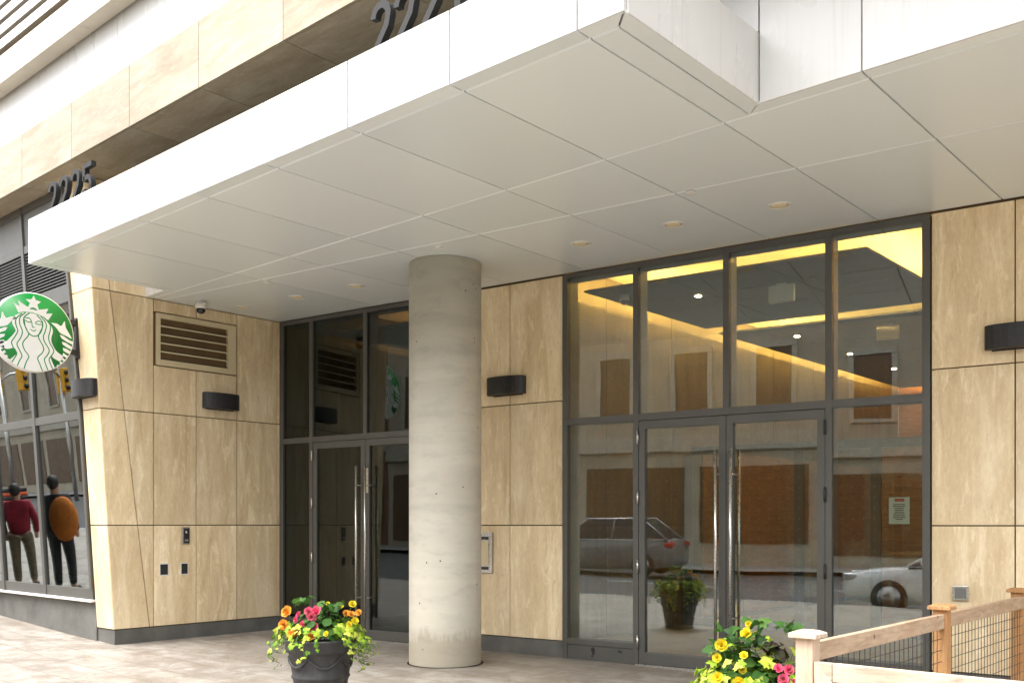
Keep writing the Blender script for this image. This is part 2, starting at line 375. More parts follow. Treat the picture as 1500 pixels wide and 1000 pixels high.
g = MB(); strip(g, -12.8, KY - .15, -.16); g.build('road', M['asphalt'], kind='structure')
g = MB(); strip(g, -300, -12.8, -.03); g.build('far_sidewalk', M['kerb'], kind='structure')
g = MB(); g.add([(-1500, -1500, -1.2), (1500, -1500, -1.2), (1500, 1500, -1.2), (-1500, 1500, -1.2)], [(0, 1, 2, 3)]); g.build('ground', M['asphalt'], kind='structure')
g = MB()
for x in range(-60, 30, 6): g.add([(x, -6.65, gz(x) - .152), (x + 3, -6.65, gz(x + 3) - .152), (x + 3, -6.52, gz(x + 3) - .152), (x, -6.52, gz(x) - .152)], [(0, 1, 2, 3)])
g.build('road_marking', M['paper'], kind='structure')

# ------------------------------------------------------------------ building shell: stone walls and plinths
bld = thing('building', 'beige travertine clad street building with white upper cladding above the entrances', 'building', (0, 0, 0))
# side (return) wall of the recess, plane X = -11.26
XW = -11.26
def edge(z): return 5.54 + (5.265 - 5.54) * (z - .23) / (4.41 - .23)
def lean2(z): return 5.993 + (5.48 - 5.993) * (z - .23) / (4.38 - .23)
rows = [.225, 1.485, 2.882, 4.298, 5.598]
mb = MB()
def panel_yz(poly):
    q = inset(poly, .006); mb.prism([(XW, y, z) for y, z in q], (-.03, 0, 0))
cols = [6.045, 6.63, 7.23, 7.87, 7.915]
for i, (z0, z1) in enumerate(zip(rows, rows[1:])):
    panel_yz([(edge(z0) + .002, z0), (lean2(z0), z0), (lean2(z1), z1), (edge(z1) + .002, z1)])
    if i == 3: panel_yz([(lean2(z0), z0), (7.915, z0), (7.915, z1), (lean2(z1), z1)]); continue
    panel_yz([(lean2(z0), z0), (6.045, z0), (6.045, z1), (lean2(z1), z1)])
    for a, b in zip(cols, cols[1:]):
        if i == 2 and a < 7.2:      # around the louvre
            panel_yz([(a, z0), (b, z0), (b, 3.475), (a, 3.475)]); panel_yz([(a, 4.145), (b, 4.145), (b, z1), (a, z1)])
        else: panel_yz([(a, z0), (b, z0), (b, z1), (a, z1)])
# raked front of the pier
def xl(z): return -11.70 - .10 * max(0, z - 2.9) / 1.5
for z0, z1 in zip(rows, rows[1:]):
    q = inset([(xl(z0), z0), (XW - .001, z0), (XW - .001, z1), (xl(z1), z1)], .006)
    mb.prism([(x, sfY(z) - .0, z) for x, z in q], (0, .03, 0))
mb.build('wall', M['stone'], bld)
mb = MB()
mb.prism([(XW - .032, edge(.0) + .045, .2), (XW - .032, 7.9, .2), (XW - .032, 7.9, 5.6), (XW - .032, sfY(5.6) + .045, 5.6)], (-.25, 0, 0))
mb.prism([(-11.66, sfY(.2) + .032, .2), (XW - .035, sfY(.2) + .032, .2), (XW - .035, sfY(5.6) + .032, 5.6), (-11.78, sfY(5.6) + .032, 5.6)], (0, .2, 0))
mb.build('backing', M['joint'], bld)
mb = MB()
mb.prism([(-11.70, sfY(.2) + .012, -.2), (XW - .012, sfY(.2) + .012, -.2), (XW - .012, sfY(.2) + .012, .218), (-11.70, sfY(.2) + .012, .218)], (0, .3, 0))
mb.prism([(XW - .012, sfY(.2) + .312, -.2), (XW - .012, 7.93, -.2), (XW - .012, 7.93, .218), (XW - .012, sfY(.2) + .312, .218)], (-.3, 0, 0))
mb.build('plinth', M['plinth'], bld)
# door wall, in local coordinates (x = along the wall, y = into the building)
dwall = bpy.data.objects.new('wall', None)
def dw_build(mb, name, mat, parent=bld, **k):
    o = mb.build(name, mat, parent, **k); o.location = DW; o.rotation_euler = (0, 0, DA); return o
def dpanels(splits, zr):
    m_ = MB()
    for a, b in zip(splits, splits[1:]):
        for z0, z1 in zip(zr, zr[1:]):
            q = inset([(a, z0), (b, z0), (b, z1), (a, z1)], .006); m_.prism([(x, 0, z) for x, z in q], (0, .03, 0))
    return m_
ZR = [.187, 1.485, 2.885, 4.288]
dw_build(dpanels([3.22, 3.861, 4.588], ZR), 'wall', M['stone'])
dw_build(dpanels([8.441, 9.114, 9.79, 10.5, 11.2, 12.0, 12.8, 13.6], ZR), 'wall', M['stone'])
dw_build(MB().box(3.2, 4.585, .033, .25, .15, 4.6), 'backing', M['joint']); dw_build(MB().box(8.445, 13.6, .033, .25, .15, 4.6), 'backing', M['joint'])
dw_build(MB().box(3.2, 4.592, .014, .25, -.3, .180), 'plinth', M['plinth']); dw_build(MB().box(8.45, 13.6, .014, .25, -.3, .180), 'plinth', M['plinth'])
mb = MB(); mb.box(-.3, 13.6, .04, .3, 4.37, 5.6); dw_build(mb, 'upper_wall', M['joint'])

# upper band of travertine
BX = [-8.199 - 1.338 * k for k in range(-8, 10)]; BX.sort()
BX = [-30] + BX + [4.]
mb = MB()
for a, b in zip(BX, BX[1:]):
    mb.box(a + .004, b - .004, 4.854, 4.884, 5.603, 6.235)
    mb.box(a + .004, b - .004, 4.888, 6.30, 5.603, 5.633)
mb.build('band', M['band'], bld)
mb = MB(); mb.box(-30, 4., 4.892, 6.3, 5.637, 6.20); mb.box(-30, 4., 6.302, 9, 5.603, 6.2); mb.build('band_core', M['joint'], bld)
# white panel wall above the band
mb = MB()
x = -20.5 + .02
while x < 0:
    mb.box(x + .003, x + 1.016, 5.10, 5.13, 6.1, 7.165); x += 1.0195
mb.build('white_cladding', M['white'], bld)
mb = MB(); mb.box(-30, 0, 5.134, 6, 6.1, 7.4); mb.build('cladding_backing', M['chan'], bld)
mb = MB()
x = -30
while x < 0: mb.box(x + .004, x + 2.4 - .004, 4.9, 5.085, 7.105, 7.455); x += 2.4
mb.build('precast_ledge', M['cream'], bld)
mb = MB()
for k in range(14):
    z = 7.545 + .186 * k
    mb.prism([(-30, 4.9, z), (-30, 5.06, z - .0), (-30, 5.06, z + .115), (-30, 4.9, z + .115)], (30, 0, 0))
mb.build('ribbed_cladding', M['logo_white'], bld)
mb = MB()
for k in range(14):
    z = 7.545 + .186 * k; mb.box(-30, 0, 4.903, 5.06, z - .008, z - .001)
mb.build('rib_shade_strips', M['rib_shade'], bld)  # brown strips paint the shade under each white rib
mb = MB(); mb.box(-30, 0, 5.062, 9, 7.41, 10.5); mb.build('upper_storey', M['cream'], bld)
# bird spikes on the band
sp = MB()
x = -15.
while x < -6.9:
    for s_ in (-1, 0, 1):
        sp.tube([(x, 4.9, 6.235), (x + random.uniform(-.012, .012), 4.9 + s_ * .035, 6.235 + random.uniform(.085, .11))], .0022, 4)
    x += .034
sp.box(-15, -6.9, 4.89, 4.91, 6.236, 6.242)
tag(sp.build('bird_spikes', M['steel'], fix=False), 'row of thin grey bird spikes along the top of the travertine band', 'bird spikes')

# ------------------------------------------------------------------ canopy
can = thing('canopy', 'big white metal entrance canopy with square soffit panels on a round column', 'canopy', (-6.5, 6, ZS))
CL, CR, CF, CN = -10.78, -3.01, 4.35, 5.91
def cb(mb, name, mat, **k):
    o = mb.build(name, mat, can, **k); o.location = (6.5, -6, -ZS); return o
mb = MB()
def soff(poly):
    q = inset(poly, .0065); n = len(q)
    ar = sum(q[i][0] * q[(i + 1) % n][1] - q[(i + 1) % n][0] * q[i][1] for i in range(n))
    if ar < 0: q = q[::-1]
    sh_ = [0] * n
    for i in range(n):
        a = q[i]; b = q[(i + 1) % n]; dx, dy = b[0] - a[0], b[1] - a[1]
        if dx / math.hypot(dx, dy) > .9 and min(a[1], b[1]) > CF + .1: sh_[i] = sh_[(i + 1) % n] = .014
    vs_ = [(x, y + e, ZS) for (x, y), e in zip(q, sh_)] + [(x, y, ZS + .012) for x, y in q] + [(x, y, ZS + .02) for x, y in q]
    mb.add(vs_, [tuple(range(n))[::-1], tuple(range(2 * n, 3 * n))] + [(r * n + i, r * n + (i + 1) % n, (r + 1) * n + (i + 1) % n, (r + 1) * n + i) for r in (0, 1) for i in range(n)])
ML = CL + .14; MR = CR - .125; FY = CF + .125; AY = 6.03
fx = [ML] + [x for x in JX if ML + .3 < x < MR] + [MR]
fx[1:1] = []
soff([(CL, CF), (ML, FY), (ML, AY), (CL, AY - .1)]) if False else None
# margins
soff([(CL, CF), (fx[1], CF), (fx[1], FY), (ML, FY)])
for a, b in zip(fx[1:-1], fx[2:-1] + [None]):
    if b is None: break
    soff([(a, CF), (b, CF), (b, FY), (a, FY)])
soff([(fx[-2], CF), (CR, CF), (MR, FY), (fx[-2], FY)])
soff([(CL, CF), (ML, FY), (ML, AY), (CL, 5.93)])
soff([(CR, CF), (MR, FY), (MR, AY), (CR, CN)])
soff([(XW, 5.93), (CL, 5.93), (ML, AY), (XW, AY)])
for a, b in zip(fx, fx[1:]): soff([(a, FY), (b, FY), (b, AY), (a, AY)])
# right part
rx = [MR] + [x for x in JX if x > CR] + [3.5]
soff([(CR, CN), (rx[1], CN), (rx[1], AY), (MR, AY)])
for a, b in zip(rx[1:], rx[2:]): soff([(a, CN), (b, CN), (b, AY), (a, AY)])
# rows behind
bx = [XW + .004] + [x for x in JX if x > -10.4] + [3.5]
for a, b in zip(bx, bx[1:]):
    soff([(a, AY), (b, AY), (b, line2(b)), (a, line2(a))])
    soff([(a, line2(a)), (b, line2(b)), (b, wallY(b) - .012), (a, wallY(a) - .012)])
cb(mb, 'soffit', M['soffit'])
mb = MB()
mb.box(CL + .03, CR - .03, CF + .034, 6.0, ZS + .022, ZS + .46)
mb.prism([(XW + .002, 6.002, ZS + .022), (3.5, 6.002, ZS + .022), (3.5, wallY(3.5), ZS + .022), (XW + .002, wallY(XW), ZS + .022)], (0, 0, .38))
mb.box(XW + .002, CL + .031, 5.95, 6.001, ZS + .022, ZS + .44)
mb.box(CR - .029, 3.5, CN + .034, 6.001, ZS + .022, 5.59)
cb(mb, 'canopy_core', M['chan'])
mb = MB()
ff = [CL] + fx[1:-1] + [CR]
for a, b in zip(ff, ff[1:]): mb.box(a + .006, b - .006, CF - .001, CF + .03, ZS + .002, ZS + .478)
mb.box(CR - .028, CR + .001, CF + .035, CN + .03, ZS + .002, ZS + .478)
mb.box(CL - .001, CL + .028, CF + .035, 5.93, ZS + .002, ZS + .478)
mb.box(XW + .003, CL - .004, 5.929, 5.95, ZS + .002, ZS + .47)
cb(mb, 'fascia', M['white'], bevel=.003)
mb = MB()
rr = [CR + .006] + [x for x in JX if x > CR] + [3.5]
for a, b in zip(rr, rr[1:]): mb.box(a + .004, b - .004, CN - .001, CN + .03, ZS + .002, 5.597)
mb.box(-4.355, CR - .001, CN - .001, CN + .03, ZS + .485, 5.597)
cb(mb, 'tall_fascia', M['white'], bevel=.003)
mb = MB(); mb.box(CL + .002, CR - .002, CF + .002, 5.85, ZS + .462, ZS + .474); mb.box(XW + .005, CR - .01, 5.852, 5.905, ZS + .44, ZS + .45); cb(mb, 'roof', M['chan'])

# column
tag(MB().lathe([(.392, -.3), (.392, .02), (.39, .05), (.39, 4.297)], 64).build('column', M['column']), 'round pale concrete column standing under the canopy between two glazed entrances', 'column').location = (-7.42, 7.34, 0)

# sawn joint round the column foot
cj = MB(); cj.lathe([(.393, 0), (.412, 0)], 64); o = cj.build('column_joint', M['joint'], kind='structure'); o.location = (-7.42, 7.34, .005)

# downlights
LG = 'round recessed downlights in the canopy soffit'
def downlight():
    t = thing('downlight', 'round recessed downlight in the soffit', 'downlight')
    MB().lathe([(.075, .003), (.082, -.006), (.098, -.008), (.102, -.001), (.1, .002)], 32).build('trim', M['white_plastic'], t)
    MB().lathe([(.076, -.001), (.05, -.004), (.001, -.005)], 28).build('lamp_lens', M['lens'], t)
    return t
DL = [(-3.828, 7.917, 'downlight nearest the right entrance, right of all the others'), (-4.821, 7.764, 'downlight above the double doors with yellow cove light behind'), (-5.843, 7.685, 'downlight above the left sidelight, first one right of the column'),
      (-8.871, 7.306, 'downlight just left of the round column'), (-9.85, 7.173, 'downlight left of the column, middle of three over the dark entrance'), (-10.839, 7.052, 'downlight close to the white dome camera and louvred vent')]
d0 = downlight()
for i, (x, y, l) in enumerate(DL):
    o = d0 if i == 0 else copy_tree(d0); o.location = (x, y, ZS); o['label'] = 'round recessed ' + l; o['group'] = LG
# small sprinkler covers
SG = 'small flush sprinkler caps in the canopy soffit'
c0 = MB().lathe([(.045, 0), (.045, -.012), (.04, -.016), (.001, -.017)], 24).build('sprinkler_cap', M['white_plastic'])
for i, (x, y, l) in enumerate([(-7.0, 6.826, 'in front of the column top'), (-9.478, 6.474, 'left of the column, above the dark entrance'), (-4.233, 7.096, 'beside the soffit joint near the bright entrance downlights')]):
    o = c0 if i == 0 else c0.copy()
    if i: COL.objects.link(o)
    o.location = (x, y, ZS + .001); tag(o, 'small white sprinkler cap on the soffit ' + l, 'sprinkler', SG)
# dome camera
t = thing('security_camera', 'white dome security camera hanging from the soffit above the louvred vent', 'security camera', (-10.926, 6.50, ZS))
MB().lathe([(.05, 0), (.052, -.03), (.068, -.035), (.07, -.085), (.064, -.1)], 28).build('housing', M['white_plastic'], t)
MB().lathe([(.056, -.098), (.056, -.12), (.045, -.145), (.02, -.16), (.001, -.162)], 24).build('dome', M['carglass'], t)
MB().box(.066, .11, -.012, .012, -.06, -.04).build('bracket', M['white_plastic'], t, bevel=.004)

# ------------------------------------------------------------------ house numbers
def stroke(pts, w, depth, mb):
    P = [Vector(p) for p in pts]; n = len(P); L = []; Rr = []
    for i, p in enumerate(P):
        a = (P[i] - P[max(i - 1, 0)]); b = (P[min(i + 1, n - 1)] - P[i])
        ta = a.normalized() if a.length > 1e-9 else b.normalized(); tb = b.normalized() if b.length > 1e-9 else ta
        t = (ta + tb).normalized(); nn = Vector((-t.y, t.x)); k = w / 2 / max(.45, nn.dot(Vector((-ta.y, ta.x))))
        L.append(p + nn * k); Rr.append(p - nn * k)
    for i in range(n - 1):
        q = [L[i], L[i + 1], Rr[i + 1], Rr[i]]
        mb.prism([(v.x, 0, v.y) for v in q], (0, depth, 0))
def arc(cx, cy, rx, ry, a0, a1, n=14): return [(cx + rx * cos(R(a0 + (a1 - a0) * i / n)), cy + ry * sin(R(a0 + (a1 - a0) * i / n))) for i in range(n + 1)]
def digit(ch, h, parent):
    m_ = MB(); w = h * .56; sw = h * .14; r = w / 2 - sw / 2
    if ch == '2':
        stroke(arc(w / 2, h - sw / 2 - r, r, r, 180, -25), sw, .05, m_)
        e = arc(w / 2, h - sw / 2 - r, r, r, 180, -25)[-1]
        stroke([(e[0], e[1]), (e[0] - .03 * h, e[1] - .12 * h), (sw * .52, sw * .5)], sw, .05, m_)
        m_.box(0, w, 0, .05, 0, sw)
    elif ch == '5':
        m_.box(sw * .1, w, 0, .05, h - sw, h); stroke([(sw * .6, h - sw), (sw * .5, h * .52)], sw, .05, m_)
        stroke([(sw * .5, h * .56)] + arc(w / 2, h * .36, r, h * .24, 110, -20) + arc(w / 2, r + sw / 2, r, r, 0, -180), sw, .05, m_)
    elif ch == '1':
        m_.box(w * .5, w * .5 + sw, 0, .05, 0, h); stroke([(w * .5 + sw * .5, h - sw * .4), (w * .15, h * .78)], sw * .9, .05, m_)
    return m_.build('digit', M['digit'], parent, fix=False)
def number(txt, x0, x1, y, z0, h, label):
    t = thing('house_number', label, 'house number', (x0, y, z0)); n = len(txt); w = h * .56; step = (x1 - x0 - w) / (n - 1)
    for i, c in enumerate(txt): digit(c, h, t).location = (i * step, 0, 0)
    return t
n1 = number('2225', -10.50, -9.50, 4.44, 4.775, .355, 'dark metal house number 2225 standing on the left end of the canopy')
n2 = number('2221', -5.235, -4.30, 4.44, 4.775, .375, 'dark metal house number 2221 standing on the canopy edge nearer the right end')

# ------------------------------------------------------------------ glazed entrances (door wall local coordinates)
def entrance(label, s0, s1, mull, door_a, door_m, door_b, glass, low_panel):
    t = thing('glazed_entrance', label, 'entrance', DW, DA)
    fw = .062; D0, D1 = -.035, .04; top = 4.283
    f = MB()
    f.box(s0, s0 + fw, D0, D1 + .16, 0, top); f.box(s1 - fw, s1, D0, D1 + .16, 0, top)
    f.box(s0 + fw, s1 - fw, D0, D1 + .16, top - .05, top)
    for m_ in mull:
        f.box(m_ - fw / 2, m_ + fw / 2, D0, D1, 0 if abs(m_ - door_m) > .1 else 2.66, top - .05)
        if abs(m_ - door_m) > .1: f.box(m_ - fw / 2 + .004, m_ + fw / 2 - .004, D1, D1 + .16, 0, top - .052)
        else: f.box(m_ - fw / 2 + .004, m_ + fw / 2 - .004, D1, D1 + .16, 2.66, top - .052)
    xsx = [s0 + fw] + [x for m_ in mull for x in (m_ - fw / 2, m_ + fw / 2)] + [s1 - fw]
    seg = [(xsx[i], xsx[i + 1]) for i in range(0, len(xsx), 2)]
    for a, b in seg: f.box(a, b, D0 + .002, D1 + .1, 2.60, 2.675)
    for a, b in seg:
        if b <= door_a + .05 or a >= door_b - .05: f.box(a, b, D0 + .002, D1 + .1, .165, .225); f.box(a, b, D0 + .012, D1, -.2, .16)
    f.box(door_m - fw / 2, door_m + fw / 2, D0 + .0025, D1 + .1, 2.601, 2.659)
    f.build('frame', M['frame'], t, bevel=.003)
    for a, b in seg:
        MB().box(a - .004, b + .004, -.006, .006, 2.672, top - .048).build('pane', glass, t)
        if b <= door_a + .05 or a >= door_b - .05: MB().box(a - .004, b + .004, -.006, .006, .222, 2.603).build('pane', glass, t)
    for k, (a, b, hinge) in enumerate(((door_a + fw / 2 + .004, door_m - .003, 'l'), (door_m + .003, door_b - fw / 2 - .004, 'r'))):
        st = .072; z0, z1 = .012, 2.594
        d = MB(); d.box(a, a + st, D0 + .006, D1, z0, z1); d.box(b - st, b, D0 + .006, D1, z0, z1); d.box(a + st, b - st, D0 + .006, D1, z1 - .085, z1); d.box(a + st, b - st, D0 + .006, D1, z0, z0 + .125)
        dr = d.build('door', M['frame'], t, bevel=.003)
        MB().box(a + st - .004, b - st + .004, -.006, .006, z0 + .12, z1 - .08).build('pane', glass, dr)
        hx = b - .075 if hinge == 'l' else a + .075
        h = MB()
        for yy in (-.115, .12):
            h.tube([(hx, yy, .28), (hx, yy, 2.25)], .0155, 12)
        for zz in (.55, 2.0): h.tube([(hx, -.115, zz), (hx, .12, zz)], .009, 8)
        h.build('handle', M['steel'], dr)
        q = a - .006 if hinge == 'l' else b + .006
        for zz in (.25, 1.05, 1.78, 2.42):
            hh = MB(); hh.tube([(q, D0 - .012, zz - .07), (q, D0 - .012, zz + .07)], .012, 10); hh.build('hinge', M['steel'] if hinge == 'l' else M['black'], dr)
        if hinge == 'r' and not low_panel: MB().box(a + .008, a + .06, D0 - .004, D0 + .008, 1.9, 2.22).build('lock_plate', M['steel'], dr)
    MB().box(door_a, door_b, -.04, .12, -.1, .008).build('threshold', M['steel'], t)
    return t
entL = entrance('dark glazed entrance left of the column with tall double doors and unlit glass', .03, 3.2, [.632, 1.614, 2.6], .632, 1.614, 2.6, M['gdark'], False)
entR = entrance('glazed entrance right of the column with double doors and yellow cove light inside', 4.593, 8.434, [5.504, 6.515, 7.537], 5.504, 6.515, 7.537, M['glass'], True)
# torn holes in the low panel, and small maker plate: the panel's damage
for (cx, cz, r) in ((4.98, .12, .028), (4.985, .085, .018), (4.97, .05, .012), (5.30, .125, .016), (5.325, .12, .014)):
    MB().prism([(cx + r * cos(a) * random.uniform(.8, 1.2), -.0245, cz + r * sin(a) * random.uniform(.8, 1.2)) for a in [2 * pi * i / 10 for i in range(10)]], (0, .002, 0)).build('worn_patch', M['black'], entR, fix=False)
# notice taped inside the right sidelight
t = thing('notice', 'white paper notice with printed lines taped inside the right sidelight glass', 'notice', DW, DA)
m_ = MB(); m_.box(8.075, 8.255, .010, .012, 1.50, 1.745); m_.build('sheet', M['notice'], t)
m_ = MB(); m_.box(8.125, 8.21, .0085, .0097, 1.705, 1.733, 0)
for k in range(9): w = random.uniform(.03, .06); m_.box(8.165 - w, 8.165 + w, .0085, .0097, 1.675 - .017 * k, 1.683 - .017 * k, 1)
m_.build('print', [M['red'], M['ink']], t)

# ------------------------------------------------------------------ wall lamps
WG = 'black half round wall lamps'
def wall_lamp(label):
    t = thing('wall_lamp', label, 'wall lamp', (0, 0, 0), 0, WG)
    w, h, d = .515, .205, .135
    prof = [(-w / 2, 0)] + [(-w / 2 + .0, -.05)] + [(w / 2 * -cos(R(a)), -.05 - (d - .05) * sin(R(a))) for a in range(15, 180, 15)] + [(w / 2, -.05), (w / 2, 0)]
    MB().prism([(x, y - .006, -h / 2) for x, y in prof], (0, 0, h)).build('lamp_body', M['black'], t, bevel=.008)
    MB().box(-w / 2 + .05, w / 2 - .05, -.006, 0, -h / 2 - .01, h / 2 + .01).build('back_plate', M['black'], t)
    MB().box(-w / 2 + .06, w / 2 - .06, -.08, -.02, h / 2 + .0005, h / 2 + .003).build('diffuser', M['lens'], t)
    return t
def dwp(s, z, out=0): return (DW.x + s * cos(DA) + out * sin(DA), DW.y + s * sin(DA) - out * cos(DA), z)
l0 = wall_lamp('black half round wall lamp on the travertine between column and bright entrance'); l0.location = dwp(3.835, 3.105); l0.rotation_euler = (0, 0, DA)
l1 = copy_tree(l0); l1.location = dwp(9.14, 3.11); l1['label'] = 'black half round wall lamp on the travertine at the right edge, past the bright entrance'
l2 = copy_tree(l0); l2.location = (XW, 6.97, 3.105); l2.rotation_euler = (0, 0, R(90)); l2['label'] = 'black half round wall lamp below the louvred vent on the side wall'
l3 = copy_tree(l0); l3.location = (-11.535, sfY(3.13) - .001, 3.13); l3.rotation_euler = (0, 0, 0); l3['label'] = 'black wall lamp on the pale pier front below the round green sign'

# louvre
lv = thing('louvred_vent', 'beige framed louvred vent with blades coloured dark for shade high on the side wall', 'vent', (XW, 6.65, 3.81))
mb = MB(); y0, y1, z0, z1 = -.565, .565, -.325, .325; a0, a1, b0, b1 = -.515, .44, -.272, .262
mb.box(-.04, .010, y0, a0, z0, z1); mb.box(-.04, .010, a1, y1, z0, z1); mb.box(-.04, .010, a0, a1, z0, b0); mb.box(-.04, .010, a0, a1, b1, z1)
mb.build('frame', M['beige'], lv, bevel=.003)
mb = MB(); lip = MB()
for k in range(5):
    z = b0 + (b1 - b0) * (k + .12) / 5
    mb.prism([(.004, a0, z), (.004, a0, z + .012), (-.13, a0, z + .062), (-.13, a0, z + .05)], (0, a1 - a0, 0)); lip.box(.002, .010, a0 + .001, a1 - .001, z - .012, z + .006)
mb.build('blades', M['shade_blade'], lv); lip.build('blade_lips', M['beige'], lv)  # blade colour stands in for the dark gaps between the lips
mb = MB(); mb.box(-.2, -.14, a0, a1, b0, b1); mb.box(-.139, -.041, a0 - .012, a0 - .002, b0, b1); mb.box(-.139, -.041, a1 + .002, a1 + .012, b0, b1); mb.build('back_box', M['black'], lv)

# intercom, cover plates on the side wall
t = thing('intercom', 'small silver and black intercom panel on the side wall', 'intercom', (XW, 6.475, 1.35))
MB().box(0, .022, -.055, .055, -.108, .108).build('case', M['steel'], t, bevel=.004)
m_ = MB(); m_.box(.0222, .026, -.03, .045, -.095, .095); m_.build('face_plate', M['black'], t)
MB().box(.0262, .029, -.02, .03, -.07, -.045).build('button', M['steel'], t); MB().ball((.026, .008, .045), (.006, .017, .017)).build('camera_eye', M['steel'], t)
for (y, z, w, h, lab) in ((6.184, .93, .1, .13, 'square dark socket box in the side wall, left of a matching one'), (6.464, .931, .085, .13, 'narrow dark socket box in the side wall below the intercom')):
    t = thing('socket_box', lab, 'socket', (XW, y, z), 0, 'dark socket boxes in the side wall')
    m_ = MB(); m_.box(-.002, .008, -w / 2, w / 2, -h / 2, h / 2); m_.build('box', M['black'], t, bevel=.002)
    m_ = MB(); m_.box(-.001, .0045, -w / 2 - .012, w / 2 + .012, -h / 2 - .012, h / 2 + .012); m_.build('edge_trim', M['white_plastic'], t)
# mail/fire box behind the column
t = thing('key_box', 'flush metal door box in the travertine just right of the column', 'wall box', dwp(3.45, 1.16), DA)
m_ = MB(); m_.box(-.2, .17, -.02, .005, -.24, .24); m_.build('frame', M['steel'], t, bevel=.003)
m_ = MB(); m_.box(-.15, .125, -.028, -.021, -.15, .135); m_.build('door', M['beige'], t, bevel=.003)
for za in (.155, -.2): MB().box(-.15, .12, -.0225, -.0205, za, za + .035).build('slot', M['black'], t)
t = thing('wall_outlet', 'square metal outlet cover low on the travertine beside the wooden fence', 'outlet', dwp(8.685, .89), DA)
m_ = MB(); m_.box(-.065, .065, -.03, 0, -.065, .065); m_.build('cover', M['steel'], t, bevel=.005)
m_ = MB(); m_.box(-.045, .045, -.034, -.0305, -.045, .045); m_.build('flap', M['spandrel'], t, bevel=.003)

# ------------------------------------------------------------------ shopfront on the left
sh = thing('shopfront', 'raked grey framed shop window with louvre strip left of the pier', 'shop window', (0, 0, 0))
TH = math.atan(.066)
SM = Matrix.Translation((0, sfY(.57), .57)) @ Matrix.Rotation(TH, 4, 'X')    # local x = X, local z up the rake, local y inward
def shb(mb, name, mat, parent=sh, **k):
    o = mb.build(name, mat, parent, **k)
    if parent is sh: o.matrix_world = SM
    return o
def mx(l): return l
L0, L1 = -20.0, -11.72
mul = [-13.07, -14.43, -15.8, -17.15, -18.5]
f = MB(); H1 = 5.03
f.box(L0, L1, -.02, .1, .0, .13); f.box(L0, L1, -.024, .1, 2.22, 2.32)
f.box(L0, L1 - .07, -.022, .1, 3.66, 3.86); f.box(L0, L1 - .1, -.022, .1, 4.44, 4.54); f.box(L0, L1 - .1, -.02, .1, 4.95, H1)
f.prism([(L1 - .055, -.03, .13), (L1, -.03, .13), (L1, -.03, 2.2), (L1 - .09, -.03, 4.1), (L1 - .09, -.03, H1), (L1 - .145, -.03, H1), (L1 - .145, -.03, 4.1), (L1 - .055, -.03, 2.2)], (0, .14, 0))
for m_ in mul: f.box(m_ - .04, m_ + .04, -.03, .11, .0, H1)
shb(f, 'frame', M['frame'], bevel=.003)
f = MB(); f.box(L0, L1 + .01, -.055, .1, -.032, -.003); shb(f, 'sill', M['white_plastic'], bevel=.004)
edges = [L1 - .03] + mul + [L0]
for b, a in zip(edges, edges[1:]):
    shb(MB().box(a + .03, b - (.03 if b < L1 - .1 else .0), .0, .01, .125, 2.225), 'pane', M['gshop'])
    shb(MB().box(a + .03, b - (.03 if b < L1 - .1 else .03), .0, .01, 2.315, 3.665), 'pane', M['gshop'])
lo = MB(); lb = MB()
for k in range(15):
    z = 3.865 + .0385 * k
    lo.prism([(L0, -.01, z), (L0, .03, z + .03), (L0, .03, z + .036), (L0, -.01, z + .012)], (L1 - .12 - L0, 0, 0))
shb(lo, 'louvre', M['frame']); lb.box(L0, L1 - .12, .04, .06, 3.86, 4.44); shb(lb, 'louvre_back', M['black'])
f = MB(); f.box(L0, L1 - .1, .0, .03, 4.54, 4.95); shb(f, 'spandrel', M['spandrel'])
f = MB(); f.box(L0, -11.704, sfY(.3) - .0, sfY(.3) + .4, -.4, .53); f.build('shop_plinth', M['plinth'], sh)
f = MB(); f.box(L0, L1 - .2, 5.75, 5.8, .3, 5.0); f.box(L0, L1 - .2, 5.8, 9.0, .25, .3); f.v = []; f.f = []; f.mi = []; f.sm = []
f.box(L0, -11.6, 8.9, 9.0, .2, 5.6); f.box(-11.72, -11.6, 5.9, 8.9, .2, 5.6); f.box(L0, -11.72, 5.7, 8.9, .3, .4); f.box(L0, -11.72, 5.7, 8.9, 4.3, 4.4)
f.box(L0 - .1, L0, 5.7, 9.0, .2, 5.6)
f.build('interior', M['darkroom'], sh)

# round projecting sign
sg = thing('shop_sign', 'round green projecting sign with white crowned long haired siren emblem', 'sign', (-11.71, 4.773, 3.744))
RS = .462
MB().lathe([(RS - .006, -.055), (RS, -.05), (RS, .05), (RS - .006, .055)], 72, mat=Matrix.Rotation(R(90), 4, 'Y')).build('disc', M['logo_white'], sg)
MB().lathe([(RS - .012, .0552), (RS - .012, .0562)], 72, mat=Matrix.Rotation(R(90), 4, 'Y')).build('green_face', M['green'], sg)
def zp(p): return ((p[0] - 346) / 422 * (RS - .004), (470 - p[1]) / 424 * (RS - .004))
def clip(p):
    l = math.hypot(*p); k = min(1, (RS - .008) / l) if l > 1e-6 else 1; return (p[0] * k, p[1] * k)
def flat(mb, pts, x0, th=.0012):
    q = [clip(zp(p)) for p in pts]; mb.prism([(x0, a, b) for a, b in q], (th, 0, 0))
def smooth(pts, n=5):
    o = []
    for i in range(len(pts) - 1):
        p0 = pts[max(i - 1, 0)]; p1 = pts[i]; p2 = pts[i + 1]; p3 = pts[min(i + 2, len(pts) - 1)]
        for k in range(n):
            t = k / n
            o.append(tuple(.5 * (2 * p1[j] + (p2[j] - p0[j]) * t + (2 * p0[j] - 5 * p1[j] + 4 * p2[j] - p3[j]) * t * t + (3 * p1[j] - p0[j] - 3 * p2[j] + p3[j]) * t ** 3) for j in (0, 1)))
    return o + [pts[-1]]
